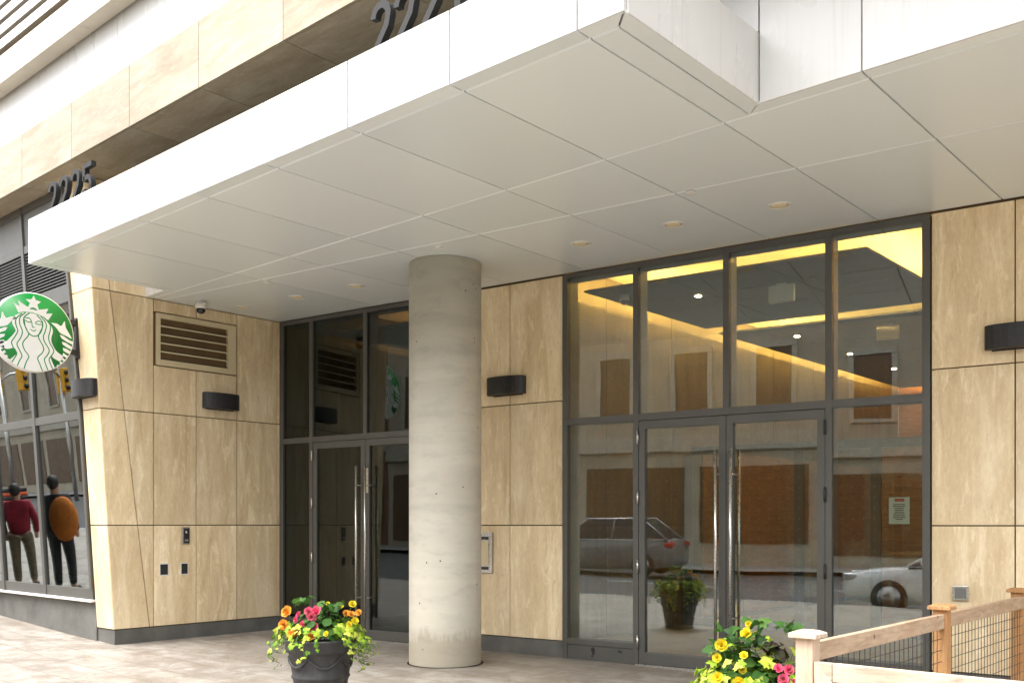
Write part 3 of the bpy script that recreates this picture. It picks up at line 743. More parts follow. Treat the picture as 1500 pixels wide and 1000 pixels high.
def line(mb, pts, w, x0):
    P = [Vector(clip(zp(p))) for p in smooth(pts)]; w = w / 422 * RS
    for i in range(len(P) - 1):
        t = (P[i + 1] - P[i])
        if t.length < 1e-6: continue
        t.normalize(); n = Vector((-t.y, t.x)) * w / 2; e = t * w * .2
        q = [P[i] - e + n, P[i + 1] + e + n, P[i + 1] + e - n, P[i] - e - n]
        mb.prism([(x0, v.x, v.y) for v in q], (.0008 + .00001 * (i % 7), 0, 0))
em = MB()
crown = [(130, 183), (192, 213), (172, 150), (262, 203), (280, 205), (298, 163), (252, 128), (315, 117), (338, 73), (358, 117), (415, 130), (375, 165), (392, 218), (492, 192), (466, 248), (537, 237), (490, 318), (440, 288), (380, 268), (330, 260), (240, 264), (178, 282)]
flat(em, crown, .0565)
bot = [(346 + 420 * cos(R(a)), 470 + 420 * sin(R(a))) for a in range(60, 129, 4)]
body = smooth([(335, 268), (420, 287), (490, 335), (532, 395), (540, 440), (524, 505), (530, 560), (575, 640), (655, 690)]) + [(640, 725), (618, 752)] + smooth([(600, 748), (555, 728), (518, 705), (528, 755), (560, 828)]) + bot + smooth([(90, 800), (150, 740), (158, 705), (135, 668), (70, 688), (15, 680)]) + [(-18, 655), (0, 613)] + smooth([(60, 606), (90, 570), (140, 505), (150, 470), (122, 420), (120, 372), (150, 318), (200, 285), (260, 270), (335, 268)])[:-1]
flat(em, body, .0565)
def mirror(p): return [(684 - x, y) for x, y in p][::-1]
tails = [smooth([(520, 340), (580, 338), (630, 357), (668, 300), (682, 370), (745, 478), (690, 462), (622, 438), (575, 385), (520, 340)])[:-1],
   [(615, 458), (650, 463), (720, 503), (762, 513), (758, 548), (690, 524), (635, 495)], [(638, 530), (680, 538), (757, 576), (750, 608), (700, 590), (648, 562)], [(648, 594), (690, 604), (742, 630), (735, 662), (690, 647), (653, 628)],
   [(652, 652), (716, 690), (704, 714), (645, 682)], [(645, 703), (686, 737), (674, 757), (630, 727)], [(628, 750), (656, 776), (640, 796), (608, 766)], [(592, 790), (616, 810), (604, 827), (578, 806)]]
for p in tails: flat(em, p, .0565); flat(em, mirror(p), .0565)
em.build('emblem', M['logo_white'], sg)
lm = MB()
for p in ([(372, 280), (425, 340), (430, 400), (400, 470), (388, 520), (440, 620), (428, 680), (380, 742), (400, 805), (430, 880)], [(410, 283), (468, 360), (462, 430), (440, 500), (452, 560), (500, 640), (482, 700), (450, 750), (470, 820), (490, 868)], [(440, 290), (508, 360), (512, 420), (495, 500), (506, 560), (550, 640), (532, 690), (500, 745), (520, 805), (540, 850)],
          [(292, 272), (240, 322), (235, 385), (268, 460), (283, 510), (225, 600), (240, 670), (285, 737), (260, 802), (237, 875)], [(250, 275), (197, 330), (192, 400), (220, 480), (202, 550), (165, 620), (190, 682), (215, 742), (187, 805), (166, 862)], [(215, 285), (158, 350), (152, 410), (172, 480), (142, 550), (110, 610), (130, 670), (162, 722), (130, 792), (108, 830)],
          [(238, 345), (250, 425), (290, 492), (338, 514), (390, 492), (424, 425), (430, 345)]): line(lm, p, 11, .0579)
for p in ([(250, 355), (280, 370), (312, 362)], [(250, 328), (292, 326), (314, 360), (322, 408)], [(354, 372), (385, 380), (420, 372)], [(424, 352), (388, 342), (356, 364)], [(320, 414), (332, 420), (346, 415)], [(304, 445), (335, 458), (360, 444)], [(300, 222), (335, 209), (370, 226), (335, 220), (300, 222)]): line(lm, p, 9, .0579)
lm.build('linework', M['green'], sg, fix=False)
bk = MB(); bk.box(-.03, .03, .50, .575, -.235, .255); bk.build('mount_plate', M['black'], sg, bevel=.004)
for z in (.19, -.165):
    MB().box(-.03, .03, RS - .03, .51, z - .03, z + .03).build('arm', M['black'], sg)

# ------------------------------------------------------------------ lobby behind the bright entrance
lob = thing('lobby', 'lobby interior with dark dropped ceiling and glowing yellow cove behind the bright entrance', 'lobby')
LX0, LX1, LY1 = -7.42, -2.75, 21
mb = MB()
yy = wallY(LX0) + .3
y = yy
while y < LY1:
    y2 = min(y + 1.6, LY1)
    for z0, z1 in ((0, 1.485), (1.485, 2.885), (2.885, 4.715)): mb.box(LX0 - .03, LX0, y + .004, y2 - .004, z0 + .004, z1 - .004)
    y = y2
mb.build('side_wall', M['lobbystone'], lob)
mb = MB(); mb.box(LX0 - .2, LX0 - .034, 8.7, LY1, -.05, 5); mb.build('wall_backing', M['joint'], lob)
mb = MB(); mb.box(LX1, LX1 + .15, wallY(LX1) + .28, LY1, -.05, 5); mb.box(LX0, LX1, LY1, LY1 + .1, -.05, 5); mb.build('wood_wall', M['walnut'], lob)
mb = MB(); mb.prism([(LX0, wallY(LX0) + .2, .004), (LX1, wallY(LX1) + .2, .004), (LX1, LY1, .004), (LX0, LY1, .004)], (0, 0, .02)); mb.build('floor', M['lobbyfloor'], lob)
mb = MB(); mb.prism([(LX0, wallY(LX0) + .31, 4.72), (LX1, wallY(LX1) + .31, 4.72), (LX1, LY1, 4.72), (LX0, LY1, 4.72)], (0, 0, .1)); mb.build('ceiling', M['upper'], lob)
def dlt(x, y0): return y0 + .12764 * (x + 7.0)
def drop(x0, x1, ya, yb, nm='dropped_ceiling'):
    """dark dropped ceiling: panels, and LED strip along its top edges"""
    m_ = MB(); P = [(x0, dlt(x0, ya)), (x1, dlt(x1, ya)), (x1, dlt(x1, yb)), (x0, dlt(x0, yb))]
    nx, ny = 3, max(1, round((yb - ya) / 1.5))
    for i in range(nx):
        for j in range(ny):
            a = x0 + (x1 - x0) * i / nx; b = x0 + (x1 - x0) * (i + 1) / nx; c = ya + (yb - ya) * j / ny; d = ya + (yb - ya) * (j + 1) / ny
            q = inset([(a, dlt(a, c)), (b, dlt(b, c)), (b, dlt(b, d)), (a, dlt(a, d))], .005); m_.prism([(x, y, 4.3) for x, y in q], (0, 0, .02))
    q = inset(P, .03); m_.prism([(x, y, 4.322) for x, y in q], (0, 0, .01))
    dc = m_.build(nm, M['drop'], lob)
    e = MB(); q = inset(P, .26)
    for i in range(4):
        a = Vector((*q[i], 4.348)); b = Vector((*q[(i + 1) % 4], 4.348)); e.tube([a, b], .013, 6)
    e.build('light_strip', M['led'], dc)
drop(-7.05, -3.75, 9.33, 12.24); drop(-7.1, -3.2, 12.7, 20.2)
pot = m_emit('pot_light_glow', (1., .70, .36), 420.)
for i, (x, y) in enumerate(((-6.1, 10.4), (-4.6, 10.9), (-6.3, 13.6), (-6.3, 15.6), (-6.3, 17.6), (-5.2, 14.0))):
    o = MB().lathe([(.036, 0), (.001, 0)], 20).build('pot_light', pot, lob, fix=False); o.location = (x, y, 4.297)
# inner glazed partition
ip = MB(); pl = MB(); yb = 12.3
def ib(mb, s0, s1, z0, z1, d=.07, o=0):
    mb.prism([(s0, dlt(s0, yb) + o, z0), (s1, dlt(s1, yb) + o, z0), (s1, dlt(s1, yb) + o, z1), (s0, dlt(s0, yb) + o, z1)], (0, d, 0))
for s in (-7.35, -6.75, -5.75, -4.75, -3.75, -2.85): ib(ip, s - .06, s + .06, 0, 2.5)
ib(ip, -7.3, -2.8, 2.5, 2.62, .08, -.004); ib(ip, -7.3, -2.8, .03, .15, .08, -.004)
ip.build('partition_frame', M['frame'], lob)
ib(pl, -7.3, -2.8, .15, 2.5, .01, .03); pl.build('partition_glass', M['gin'], lob)
# wood feature wall inside
mb = MB(); mb.box(-6.2, -3.2, 16.5, 16.7, 0, 2.9)
mb.build('feature_wall', M['walnut'], lob)
mb = MB(); y = 12.75
while y < 20.5:
    mb.box(LX0 + .002, LX0 + .03, y + .006, min(y + 1.25, 20.6) - .006, .1, 2.62); y += 1.25
mb.build('wood_panelling', M['walnut'], lob)
mb = MB(); mb.box(-5.6, -4.5, 15.2, 15.8, 0, 1.05); mb.build('reception_desk', M['walnut'], lob, bevel=.01)
# dark lobby behind the left entrance
lob2 = thing('vestibule', 'dim vestibule with an orange glowing ceiling edge behind the dark entrance', 'lobby')
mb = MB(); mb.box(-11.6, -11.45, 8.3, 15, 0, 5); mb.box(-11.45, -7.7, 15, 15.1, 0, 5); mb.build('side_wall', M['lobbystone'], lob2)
mb = MB(); mb.prism([(-11.45, 8.2, .004), (-7.65, 8.7, .004), (-7.65, 15, .004), (-11.45, 15, .004)], (0, 0, .02)); mb.build('floor', M['lobbyfloor'], lob2)
mb = MB(); mb.prism([(-11.45, 8.25, 4.7), (-7.65, 8.75, 4.7), (-7.65, 15, 4.7), (-11.45, 15, 4.7)], (0, 0, .1)); mb.build('ceiling', M['upper'], lob2)
mb = MB(); mb.prism([(-11.1, 8.75, 4.2), (-7.75, 9.2, 4.2), (-7.75, 14.8, 4.2), (-11.1, 14.8, 4.2)], (0, 0, .06)); mb.build('dropped_ceiling', M['drop'], lob2)
mb = MB(); mb.tube([(-10.95, 9.6, 4.29), (-10.95, 14.5, 4.29)], .006, 6); mb.build('light_strip', m_emit('dim_amber_led', (1., .42, .10), 16.), lob2)
mb = MB(); mb.box(-7.7, -7.64, 8.75, 15, 0, 5); mb.build('dark_wall', M['darkroom'], lob2)
# exit-sign boxes
EG = 'white exit sign boxes hanging inside the entrances'
ex = thing('exit_sign', 'x', 'exit sign', (0, 0, 0), DA)
MB().box(-.15, .15, -.03, .03, -.22, -.02).build('case', M['white_plastic'], ex, bevel=.006); MB().box(-.06, .06, -.02, .02, -.02, .0).build('mount', M['white_plastic'], ex)
for i, (p, l) in enumerate((((-5.05, 10.5, 4.3), 'white exit sign box hanging in the upper pane over the bright double doors'), ((-4.95, 13.6, 4.3), 'white exit sign box deeper in the lobby behind the right upper pane'), ((-9.95, 9.8, 4.2), 'white exit sign box behind the upper glass of the dark entrance'))):
    o = ex if i == 0 else copy_tree(ex); o.location = p; o['label'] = l; o['group'] = EG
t = thing('dome_camera', 'small white dome camera under the lobby dropped ceiling behind the left upper pane', 'security camera', (-6.75, 9.75, 4.3))
MB().lathe([(.06, 0), (.062, -.06), (.055, -.075)], 20).build('housing', M['white_plastic'], t); MB().lathe([(.048, -.074), (.04, -.11), (.015, -.125), (.001, -.126)], 18).build('dome', M['carglass'], t)
# wet floor sign
t = thing('floor_sign', 'yellow folding wet floor sign standing inside the left glass door', 'floor sign', (-5.05, 9.25, .024), R(20))
for s in (-1, 1): MB().prism([(-.15, s * .16, 0), (.15, s * .16, 0), (.10, s * .02, .62), (-.10, s * .02, .62)], (0, s * .01, 0)).build('panel', M['signal'], t)

# ------------------------------------------------------------------ wooden patio fence
PX = -2.055; PZ = .968
fg = thing('patio_fence', 'cedar patio fence with capped posts, rails and black wire mesh beside the right planter', 'fence', (PX, 4.5, 0))
posts = [(0, .06, 'cedar_p'), (-.01, 2.14, 'cedar'), (-.055, 4.21, 'cedar')]
for x, y, mt in posts:
    b = gz(PX) - .1
    po = MB().box(-.045, .045, -.045, .045, 0, PZ - .03 - b).build('post', M[mt], fg, bevel=.004); po.location = (x, y, b)
    cp = MB(); cp.add([(-.072, -.072, 0), (.072, -.072, 0), (.072, .072, 0), (-.072, .072, 0), (-.072, -.072, .022), (.072, -.072, .022), (.072, .072, .022), (-.072, .072, .022), (-.04, -.04, .036), (.04, -.04, .036), (.04, .04, .036), (-.04, .04, .036)],
           [(3, 2, 1, 0), (0, 1, 5, 4), (1, 2, 6, 5), (2, 3, 7, 6), (3, 0, 4, 7), (4, 5, 9, 8), (5, 6, 10, 9), (6, 7, 11, 10), (7, 4, 8, 11), (8, 9, 10, 11)])
    c_ = cp.build('cap', M[mt], po, bevel=.003); c_.location = (0, 0, PZ - .03 - b)
def rail(p, q, h, w, mt, name='rail'):
    p = Vector(p); q = Vector(q); d = q - p
    if abs(d.x) > abs(d.y): m_ = MB().box(0, d.x, -w / 2, w / 2, 0, h)
    else: m_ = MB().box(-w / 2, w / 2, 0, d.y, 0, h)
    o = m_.build(name, M[mt], fg, bevel=.004); o.location = p; return o
def mesh_panel(p, q, z0, z1):
    p = Vector(p); q = Vector(q); d = q - p; n = int(d.length / .075); m_ = MB()
    for i in range(1, n): c = p + d * i / n; m_.tube([(c.x, c.y, z0), (c.x, c.y, z1)], .0024, 5)
    k = int((z1 - z0) / .075)
    for j in range(1, k + 1): z = z1 - .075 * j + .01; m_.tube([(p.x + .004, p.y, z), (q.x + .004, q.y, z)], .0024, 5)
    m_.build('wire_mesh', M['black'], fg, fix=False)
for (a, b) in ((posts[0], posts[1]), (posts[1], posts[2])):
    xa, xb = a[0], b[0]
    rail((xa, a[1] + .045, .815), (xa, b[1] - .045, .815), .095, .04, 'cedar_h'); rail((xa, a[1] + .045, .06), (xa, b[1] - .045, .06), .09, .04, 'cedar_h')
    mesh_panel((xa, a[1] + .05, 0), (xa, b[1] - .05, 0), .15, .815)
for k in range(2):
    x0 = .05 + k * 1.75; y0 = .04
    rail((x0 + .092, y0, .735), (x0 + 1.6, y0, .735), .09, .04, 'cedar_x'); rail((x0 + .09, y0, .06), (x0 + 1.6, y0, .06), .09, .04, 'cedar_x')
    st = MB(); st.add([(0, -.02, 0), (.09, -.02, 0), (.09, .02, 0), (0, .02, 0), (0, -.02, .765), (.09, -.02, .675), (.09, .02, .675), (0, .02, .765)], [(0, 3, 2, 1), (4, 5, 6, 7), (0, 1, 5, 4), (1, 2, 6, 5), (2, 3, 7, 6), (3, 0, 4, 7)])
    o = st.build('stile', M['cedar_p'], fg, bevel=.003); o.location = (x0, y0, .06)
    mesh_panel((x0 + .09, y0, 0), (x0 + 1.6, y0, 0), .15, .735)
rail((.047, .04, .742), (.14, .04, .742), .083, .038, 'cedar_x', 'rail_end')

# ------------------------------------------------------------------ flower planters
FRONT = math.atan2(-.7505, .6603)
def ivy_leaf(mb, c, nrm, ang, s):
    nrm = Vector(nrm).normalized(); a = nrm.orthogonal().normalized(); b = nrm.cross(a)
    u = a * cos(ang) + b * sin(ang); v = nrm.cross(u)
    pts = [(0, 0), (.28, -.18), (.55, -.12), (.42, .12), (.72, .30), (.42, .42), (.30, .62), (0, 1.05), (-.30, .62), (-.42, .42), (-.72, .30), (-.42, .12), (-.55, -.12), (-.28, -.18)]
    vs = [c + (u * p[0] + v * p[1]) * s - nrm * (.25 * s * (p[0] ** 2 + .4 * p[1] ** 2)) for p in pts] + [c + v * .3 * s + nrm * .05 * s]
    k = len(pts); mb.add(vs, [(i, (i + 1) % k, k) for i in range(k)], 0, False)
def oval_leaf(mb, c, nrm, ang, s, w=.5):
    nrm = Vector(nrm).normalized(); a = nrm.orthogonal().normalized(); b = nrm.cross(a)
    u = a * cos(ang) + b * sin(ang); v = nrm.cross(u)
    pts = [(0, 0), (w * .8, .22), (w, .5), (w * .62, .8), (0, 1.05), (-w * .62, .8), (-w, .5), (-w * .8, .22)]
    vs = [c + (u * p[0] + v * p[1]) * s + nrm * (.22 * s * abs(p[0]) - .2 * s * p[1] ** 2) for p in pts] + [c + v * .5 * s]
    mb.add(vs, [(i, (i + 1) % 8, 8) for i in range(8)], 0, True)
def flower(parent, mt, c, nrm, s):
    nrm = Vector(nrm).normalized(); a = nrm.orthogonal().normalized(); b = nrm.cross(a); m_ = MB(); c = Vector(c)
    for ring, (n, tilt, ln) in enumerate(((6, .25, 1.0), (5, .75, .78), (4, 1.15, .5))):
        for i in range(n):
            t = 2 * pi * (i + .4 * ring) / n + random.uniform(-.15, .15); d = a * cos(t) + b * sin(t); e = nrm.cross(d); tl = tilt + random.uniform(-.15, .15)
            up = d * cos(tl) + nrm * sin(tl); nn = up.cross(e)
            pr = [(0, 0), (.30, .25), (.46, .6), (.33, .92), (0, 1.0), (-.33, .92), (-.46, .6), (-.30, .25)]
            vs = [c + (e * p[0] + up * p[1]) * s * ln + nn * (.28 * s * (p[0] ** 2) * 2 + .12 * s * p[1] ** 2) for p in pr] + [c + up * .55 * s * ln]
            m_.add(vs, [(j, (j + 1) % 8, 8) for j in range(8)], 0, True)
    m_.ball(c + nrm * .15 * s, .12 * s, 6, 5)
    return m_.build('flower', M[mt], parent, fix=False)
def planter(label, loc, flowers, rot=0, dark=False, fol=1.0, seed=3, vines=38, spread=1.0, viney=None, bush=0, sprigs=()):
    rnd = random.Random(seed)
    t = thing('flower_planter', label, 'planter', loc, rot, 'black flower planters')
    H, RT = .56, .295
    prof = [(.20, 0), (.205, .03), (.195, .035), (.225, .22), (.232, .235), (.238, .24), (.24, .255), (.232, .262), (.262, .44), (.268, .447), (.285, .455), (.29, .475), (.292, .53), (.298, .545), (.295, H), (.27, H), (.262, .52)]
    p_ = MB().lathe(prof, 56)
    # swag relief
    for k in range(6):
        a0 = 2 * pi * k / 6
        pts = []
        for i in range(13):
            q = i / 12; a = a0 + q * 2 * pi / 6; z = .42 - .085 * (1 - (2 * q - 1) ** 2); r = .232 + (z - .262) * (.03 / .18) + .004; pts.append((r * cos(a), r * sin(a), z))
        p_.tube(pts, [.006 + .009 * (1 - (2 * i / 12 - 1) ** 2) for i in range(13)], 7)
    p_.build('pot', M['pot'], t, fix=False)
    MB().lathe([(.268, .50), (.15, .53), (.001, .54)], 24).build('soil', M['soil'], t)
    iv = MB(); st = MB()
    for k in range(vines):
        a = rnd.uniform(0, 2 * pi) if viney is None else viney(rnd); L = rnd.uniform(.15, .42) * (.3 if cos(a - FRONT) > .45 and rnd.random() < .8 else 1); pts = [Vector((.2 * cos(a), .2 * sin(a), .55))]; rr = .2; z = .60; 
        n = int(L / .035) + 4
        for i in range(n):
            q = i / (n - 1); rr = .2 + (.14 + .12 * rnd.random() * spread) * min(1, q * 1.6) * spread; z = .58 + .07 * sin(min(1, q * 1.8) * pi) - max(0, q - .3) * L * 1.05
            a += rnd.uniform(-.06, .06)
            pts.append(Vector((rr * cos(a), rr * sin(a), z)))
        st.tube(pts, .0028, 4, caps=False)
        for i, p in enumerate(pts[1:]):
            for _ in range(2 if i < n * .6 else 1):
                nr = Vector((p.x, p.y, 0)).normalized() * .8 + Vector((rnd.uniform(-.5, .5), rnd.uniform(-.5, .5), rnd.uniform(.1, 1.)))
                ivy_leaf(iv, p + Vector((rnd.uniform(-.025, .025), rnd.uniform(-.025, .025), rnd.uniform(-.015, .03))), nr, rnd.uniform(0, 6.28), rnd.uniform(.03, .062) * (1 if i < n * .5 else .62))
    for k in range(bush):
        d = Vector((rnd.gauss(0, 1), rnd.gauss(0, 1), abs(rnd.gauss(0, 1)))).normalized(); p = Vector((0, 0, .58)) + Vector((d.x * .33, d.y * .33, d.z * .34)) * rnd.uniform(.75, 1.05)
        ivy_leaf(iv, p, d * .8 + Vector((rnd.uniform(-.5, .5), rnd.uniform(-.5, .5), rnd.uniform(-.1, .8))), rnd.uniform(0, 6.28), rnd.uniform(.04, .07))
    iv.build('ivy', M['ivy'], t, fix=False); st.build('vine_stems', M['stem'], t, fix=False)
    bl = MB()
    for k in range(190):
        a = rnd.uniform(0, 6.28); r = .26 * math.sqrt(rnd.random()); z = .56 + rnd.uniform(.02, .29) * (1 - (r / .32) ** 2) * fol
        nr = Vector((cos(a) * r * 2, sin(a) * r * 2, .6)) + Vector((rnd.uniform(-.5, .5), rnd.uniform(-.5, .5), rnd.uniform(-.2, .4)))
        oval_leaf(bl, Vector((r * cos(a), r * sin(a), z)), nr, rnd.uniform(0, 6.28), rnd.uniform(.05, .1), rnd.uniform(.35, .5))
    for (u_, z_) in sprigs:
        for q in range(7):
            c_ = Vector(pf(u_ + rnd.uniform(-.05, .05), z_ + rnd.uniform(-.03, .03), rnd.uniform(-.15, .05))); ivy_leaf(bl, c_, Vector((rnd.uniform(-1, 1), rnd.uniform(-1, .2), .7)), rnd.uniform(0, 6.28), rnd.uniform(.05, .08))
    bl.build('begonia_leaves', M['bleaf'], t, fix=False)
    if dark:
        dl = MB(); cx, cy, cz = dark
        for k in range(26):
            d = Vector((rnd.uniform(-1, 1), rnd.uniform(-1, 1), rnd.uniform(-.2, 1))).normalized(); oval_leaf(dl, Vector((cx, cy, cz)) + d * rnd.uniform(.01, .06), d + Vector((0, 0, .6)), rnd.uniform(0, 6.28), rnd.uniform(.05, .085), .36)
        dl.build('dark_leaves', M['darkleaf'], t, fix=False)
    fs = MB()
    for mt, p, s in flowers:
        p = Vector(p); nr = Vector((p.x - .3 * Rg.x, p.y - .3 * Rg.y, .25)) * .6 + Vector((-VD.x, -VD.y, .1)) * .7 + Vector((rnd.uniform(-.3, .3), rnd.uniform(-.3, .3), rnd.uniform(-.1, .4)))
        random.seed(hash((round(p.x, 3), round(p.z, 3))) % 1000); flower(t, mt, p, nr, s)
        fs.tube([(p.x * .5, p.y * .5, .55), tuple(p)], .003, 4, caps=False)
    fs.build('flower_stems', M['stem'], t, fix=False)
    return t
Rg = Vector((.7505, .6603, 0)); VD = Vector((-.6603, .7505, 0))     # picture right / view direction, to place flowers as seen
def pf(u, z, dep=-.12): v = Rg * u + VD * dep; return (v.x, v.y, z)
# pixel scale of the left pot ~ 177 px/m (1500-px photo); u measured from its axis
fl1 = [('orange', pf(-.255, .78, -.1), .055), ('orange', pf(-.27, .68, -.14), .05), ('pink', pf(-.16, .76, -.1), .03), ('pink', pf(-.17, .72, -.14), .032), ('pink', pf(-.07, .79, -.14), .04), ('pink', pf(-.005, .785, -.15), .055), ('pink', pf(-.04, .745, -.18), .045), ('pink', pf(-.1, .69, -.2), .035), ('pink', pf(-.015, .67, -.2), .042), ('orange', pf(-.185, .615, -.24), .042), ('pink', pf(-.14, .63, -.23), .032), ('orange', pf(-.025, .60, -.27), .04), ('pink', pf(-.055, .59, -.25), .034),
       ('yellow', pf(.165, .825, -.03), .034), ('yellow', pf(.265, .835, -.02), .036), ('orange', pf(.22, .765, -.06), .032), ('orange', pf(.27, .76, -.1), .034), ('orange', pf(.325, .77, -.05), .032), ('yellow', pf(.30, .71, -.12), .034), ('yellow', pf(.265, .685, -.16), .03), ('yellow', pf(.06, .84, 0), .02), ('yellow', pf(.1, .62, -.27), .028)]
p1 = planter('black swagged planter with pink, orange and yellow begonias and trailing ivy left of the column', (-6.453, 4.938, gz(-6.45)), fl1, seed=5, sprigs=((-.13, .87), (.12, .83)))
fl2 = [('yellow', pf(-.055, .83, -.05), .05), ('yellow', pf(-.21, .77, -.1), .055), ('yellow', pf(-.24, .70, -.12), .04), ('yellow', pf(-.10, .72, -.18), .035), ('yellow', pf(-.15, .575, -.28), .06), ('yellow', pf(-.26, .60, -.22), .045), ('yellow', pf(-.12, .645, -.22), .035), ('pink', pf(.075, .655, -.26), .042), ('pink', pf(.13, .65, -.27), .045), ('pink', pf(.095, .60, -.29), .045), ('pink', pf(.15, .575, -.28), .038), ('orange', pf(.12, .545, -.3), .03), ('orange', pf(.28, .77, .05), .035), ('yellow', pf(-.03, .88, 0), .03), ('yellow', pf(.02, .82, .03), .025), ('yellow', pf(.21, .60, -.25), .03)]
fl2 = [(a, (p[0], p[1], p[2] + .085), s_ * .78) for a, p, s_ in fl2]
p2 = planter('black planter with yellow and pink flowers and dark leaves beside the pale fence post', (-2.70, 5.24, gz(-2.7) - .01), fl2, seed=11, dark=pf(.09, .83, -.14), vines=46, spread=1.05, fol=1.3, bush=70, sprigs=((.0, .98), (-.17, .93), (.2, .95), (-.02, .90), (-.22, .84)))

# ------------------------------------------------------------------ small things on the ground
t = thing('plastic_cup', 'clear empty plastic cup standing at the foot of the shop plinth', 'cup', (-14.36, 5.30, gz(-14.36)))
MB().lathe([(.032, .002), (.045, .115), (.048, .12), (.046, .12), (.043, .114), (.030, .006)], 20).build('cup', M['plastic_clear'], t)
m_ = MB()
rl = random.Random(4)
for k in range(26):
    x = rl.uniform(-12.5, -4.5); y = rl.uniform(4.6, 7.6); oval_leaf(m_, Vector((x, y, gz(x) + .004)), (rl.uniform(-.3, .3), rl.uniform(-.3, .3), 1), rl.uniform(0, 6.28), rl.uniform(.015, .03), .35)
o = m_.build('fallen_petals', M['yellow'], fix=False); o['kind'] = 'stuff'; o['label'] = 'scattered fallen petals and leaf scraps on the paving'

# ------------------------------------------------------------------ what the glass reflects: the street
def car(label, cat, loc, rz, paint, suv, L=4.6, Wd=1.8, group=None):
    t = thing('parked_car', label, cat, loc, rz)
    Ht = 1.72 if suv else 1.46; hood = 1.02 if suv else .88; belt = hood + .04; hw = Wd / 2
    # stations along x (front at -L/2): (x, bottom z, top z of lower body, half width)
    S = [(-.5, .42, .62, .72), (-.47, .25, .74, .86), (-.38, .22, hood - .07, .97), (-.22, .2, hood, 1.0), (0, .2, belt, 1.0), (.25, .2, belt + .03, 1.0), (.42, .24, belt + .05, .97), (.48, .3, belt - .02, .9), (.5, .42, belt - .2, .78)]
    b = MB(); vs = []
    for x, z0, z1, w in S:
        for yy, zz in ((-w * .92, z0), (-w, z0 + .2), (-w, z0 + (z1 - z0) * .72), (-w * .9, z1), (0, z1 + .03), (w * .9, z1), (w, z0 + (z1 - z0) * .72), (w, z0 + .2), (w * .92, z0)): vs.append((x * L, yy * hw, zz))
    n = len(S); q = 9
    b.add(vs, [(i * q + k, i * q + (k + 1) % q, (i + 1) * q + (k + 1) % q, (i + 1) * q + k) for i in range(n - 1) for k in range(q)] + [tuple(range(q)), tuple(range((n - 1) * q, n * q))], 0, True)
    xa, xb, xc, xd = (-.24, -.08, .3, .46) if suv else (-.24, -.05, .22, .42)
    for a, z in ((xb, Ht), (xc, Ht)): pass
    b.prism([(xb * L, -hw * .72, Ht - .05), (xc * L, -hw * .72, Ht - .06), (xc * L, hw * .72, Ht - .06), (xb * L, hw * .72, Ht - .05)], (0, 0, .05))
    b.build('body', paint, t, bevel=.015)
    gl = MB(); w0, w1 = hw * .9, hw * .71
    gl.add([(xa * L, -w0, belt - .02), (xb * L, -w1, Ht - .045), (xc * L, -w1, Ht - .055), (xd * L, -w0, belt), (xa * L, w0, belt - .02), (xb * L, w1, Ht - .045), (xc * L, w1, Ht - .055), (xd * L, w0, belt)], [(0, 1, 2, 3), (7, 6, 5, 4), (0, 4, 5, 1), (2, 6, 7, 3), (1, 5, 6, 2)])
    gl.build('windows', M['carglass'], t)
    pm = MB()
    for s in (-1, 1):
        for (xx, zb, xt, zt) in ((xa, belt, xb, Ht - .045), (.1, belt, .11, Ht - .05), (xd, belt, xc, Ht - .05)): pm.tube([(xx * L, s * w0 * 1.005, zb), (xt * L, s * w1 * 1.01, zt)], .03, 6)
        pm.tube([(xa * L, s * w0 * 1.01, belt), (xd * L, s * w0 * 1.01, belt + .02)], .014, 6, 1)
        pm.tube([(xb * L, s * w1, Ht - .01), (xc * L, s * w1, Ht - .02)], .03 if suv else .012, 6, 1)
    pm.build('pillars', [paint, M['chrome']], t)
    rw = .35 if suv else .33
    for xx in (-.31, .31):
        for s in (-1, 1):
            wh = MB().lathe([(rw - .02, -.1), (rw, -.07), (rw, .07), (rw - .02, .1), (rw * .66, .105)], 28, mat=Matrix.Rotation(R(90), 4, 'X')).build('wheel', M['tyre'], t); wh.location = (xx * L, s * (hw - .09), rw)
            rm = MB(); rm.lathe([(rw * .64, -.108), (rw * .6, .06), (rw * .12, .1), (.001, .1)], 24, mat=Matrix.Rotation(R(-90 * s * -1), 4, 'X'))
            rm.build('rim', M['rim'], wh)
            ar = MB(); 
    for s in (-1, 1):
        m1 = MB(); m1.box(-.5 * L + .02, -.5 * L + .3, s * hw * .5, s * hw * .86, .62, .76); m1.build('headlight', M['headlamp'], t, bevel=.04)
        m2 = MB(); m2.box(.5 * L - .28, .5 * L - .02, s * hw * .52, s * hw * .93, belt - .22, belt - .06); m2.build('taillight', M['lampred'], t, bevel=.03)
        m3 = MB(); m3.ball((-.17 * L, s * (hw + .1), belt + .08), (.09, .12, .08)); m3.build('mirror', paint, t)
    gr = MB(); gr.box(-.5 * L - .005, -.5 * L + .05, -hw * .45, hw * .45, .45, .66); gr.build('grille', M['black'], t, bevel=.02)
    return t
car('white sedan parked at the near kerb, reflected in the right sidelight glass', 'car', (-2.75, -1.75, gz(-2.7) - .16), 0, M['carwhite'], False)
car('dark grey sport utility vehicle with roof rails, across the street, reflected in entrance glass', 'car', (-13.2, -9.6, gz(-13.2) - .16), 0, M['cardark'], True, 4.8, 1.9)

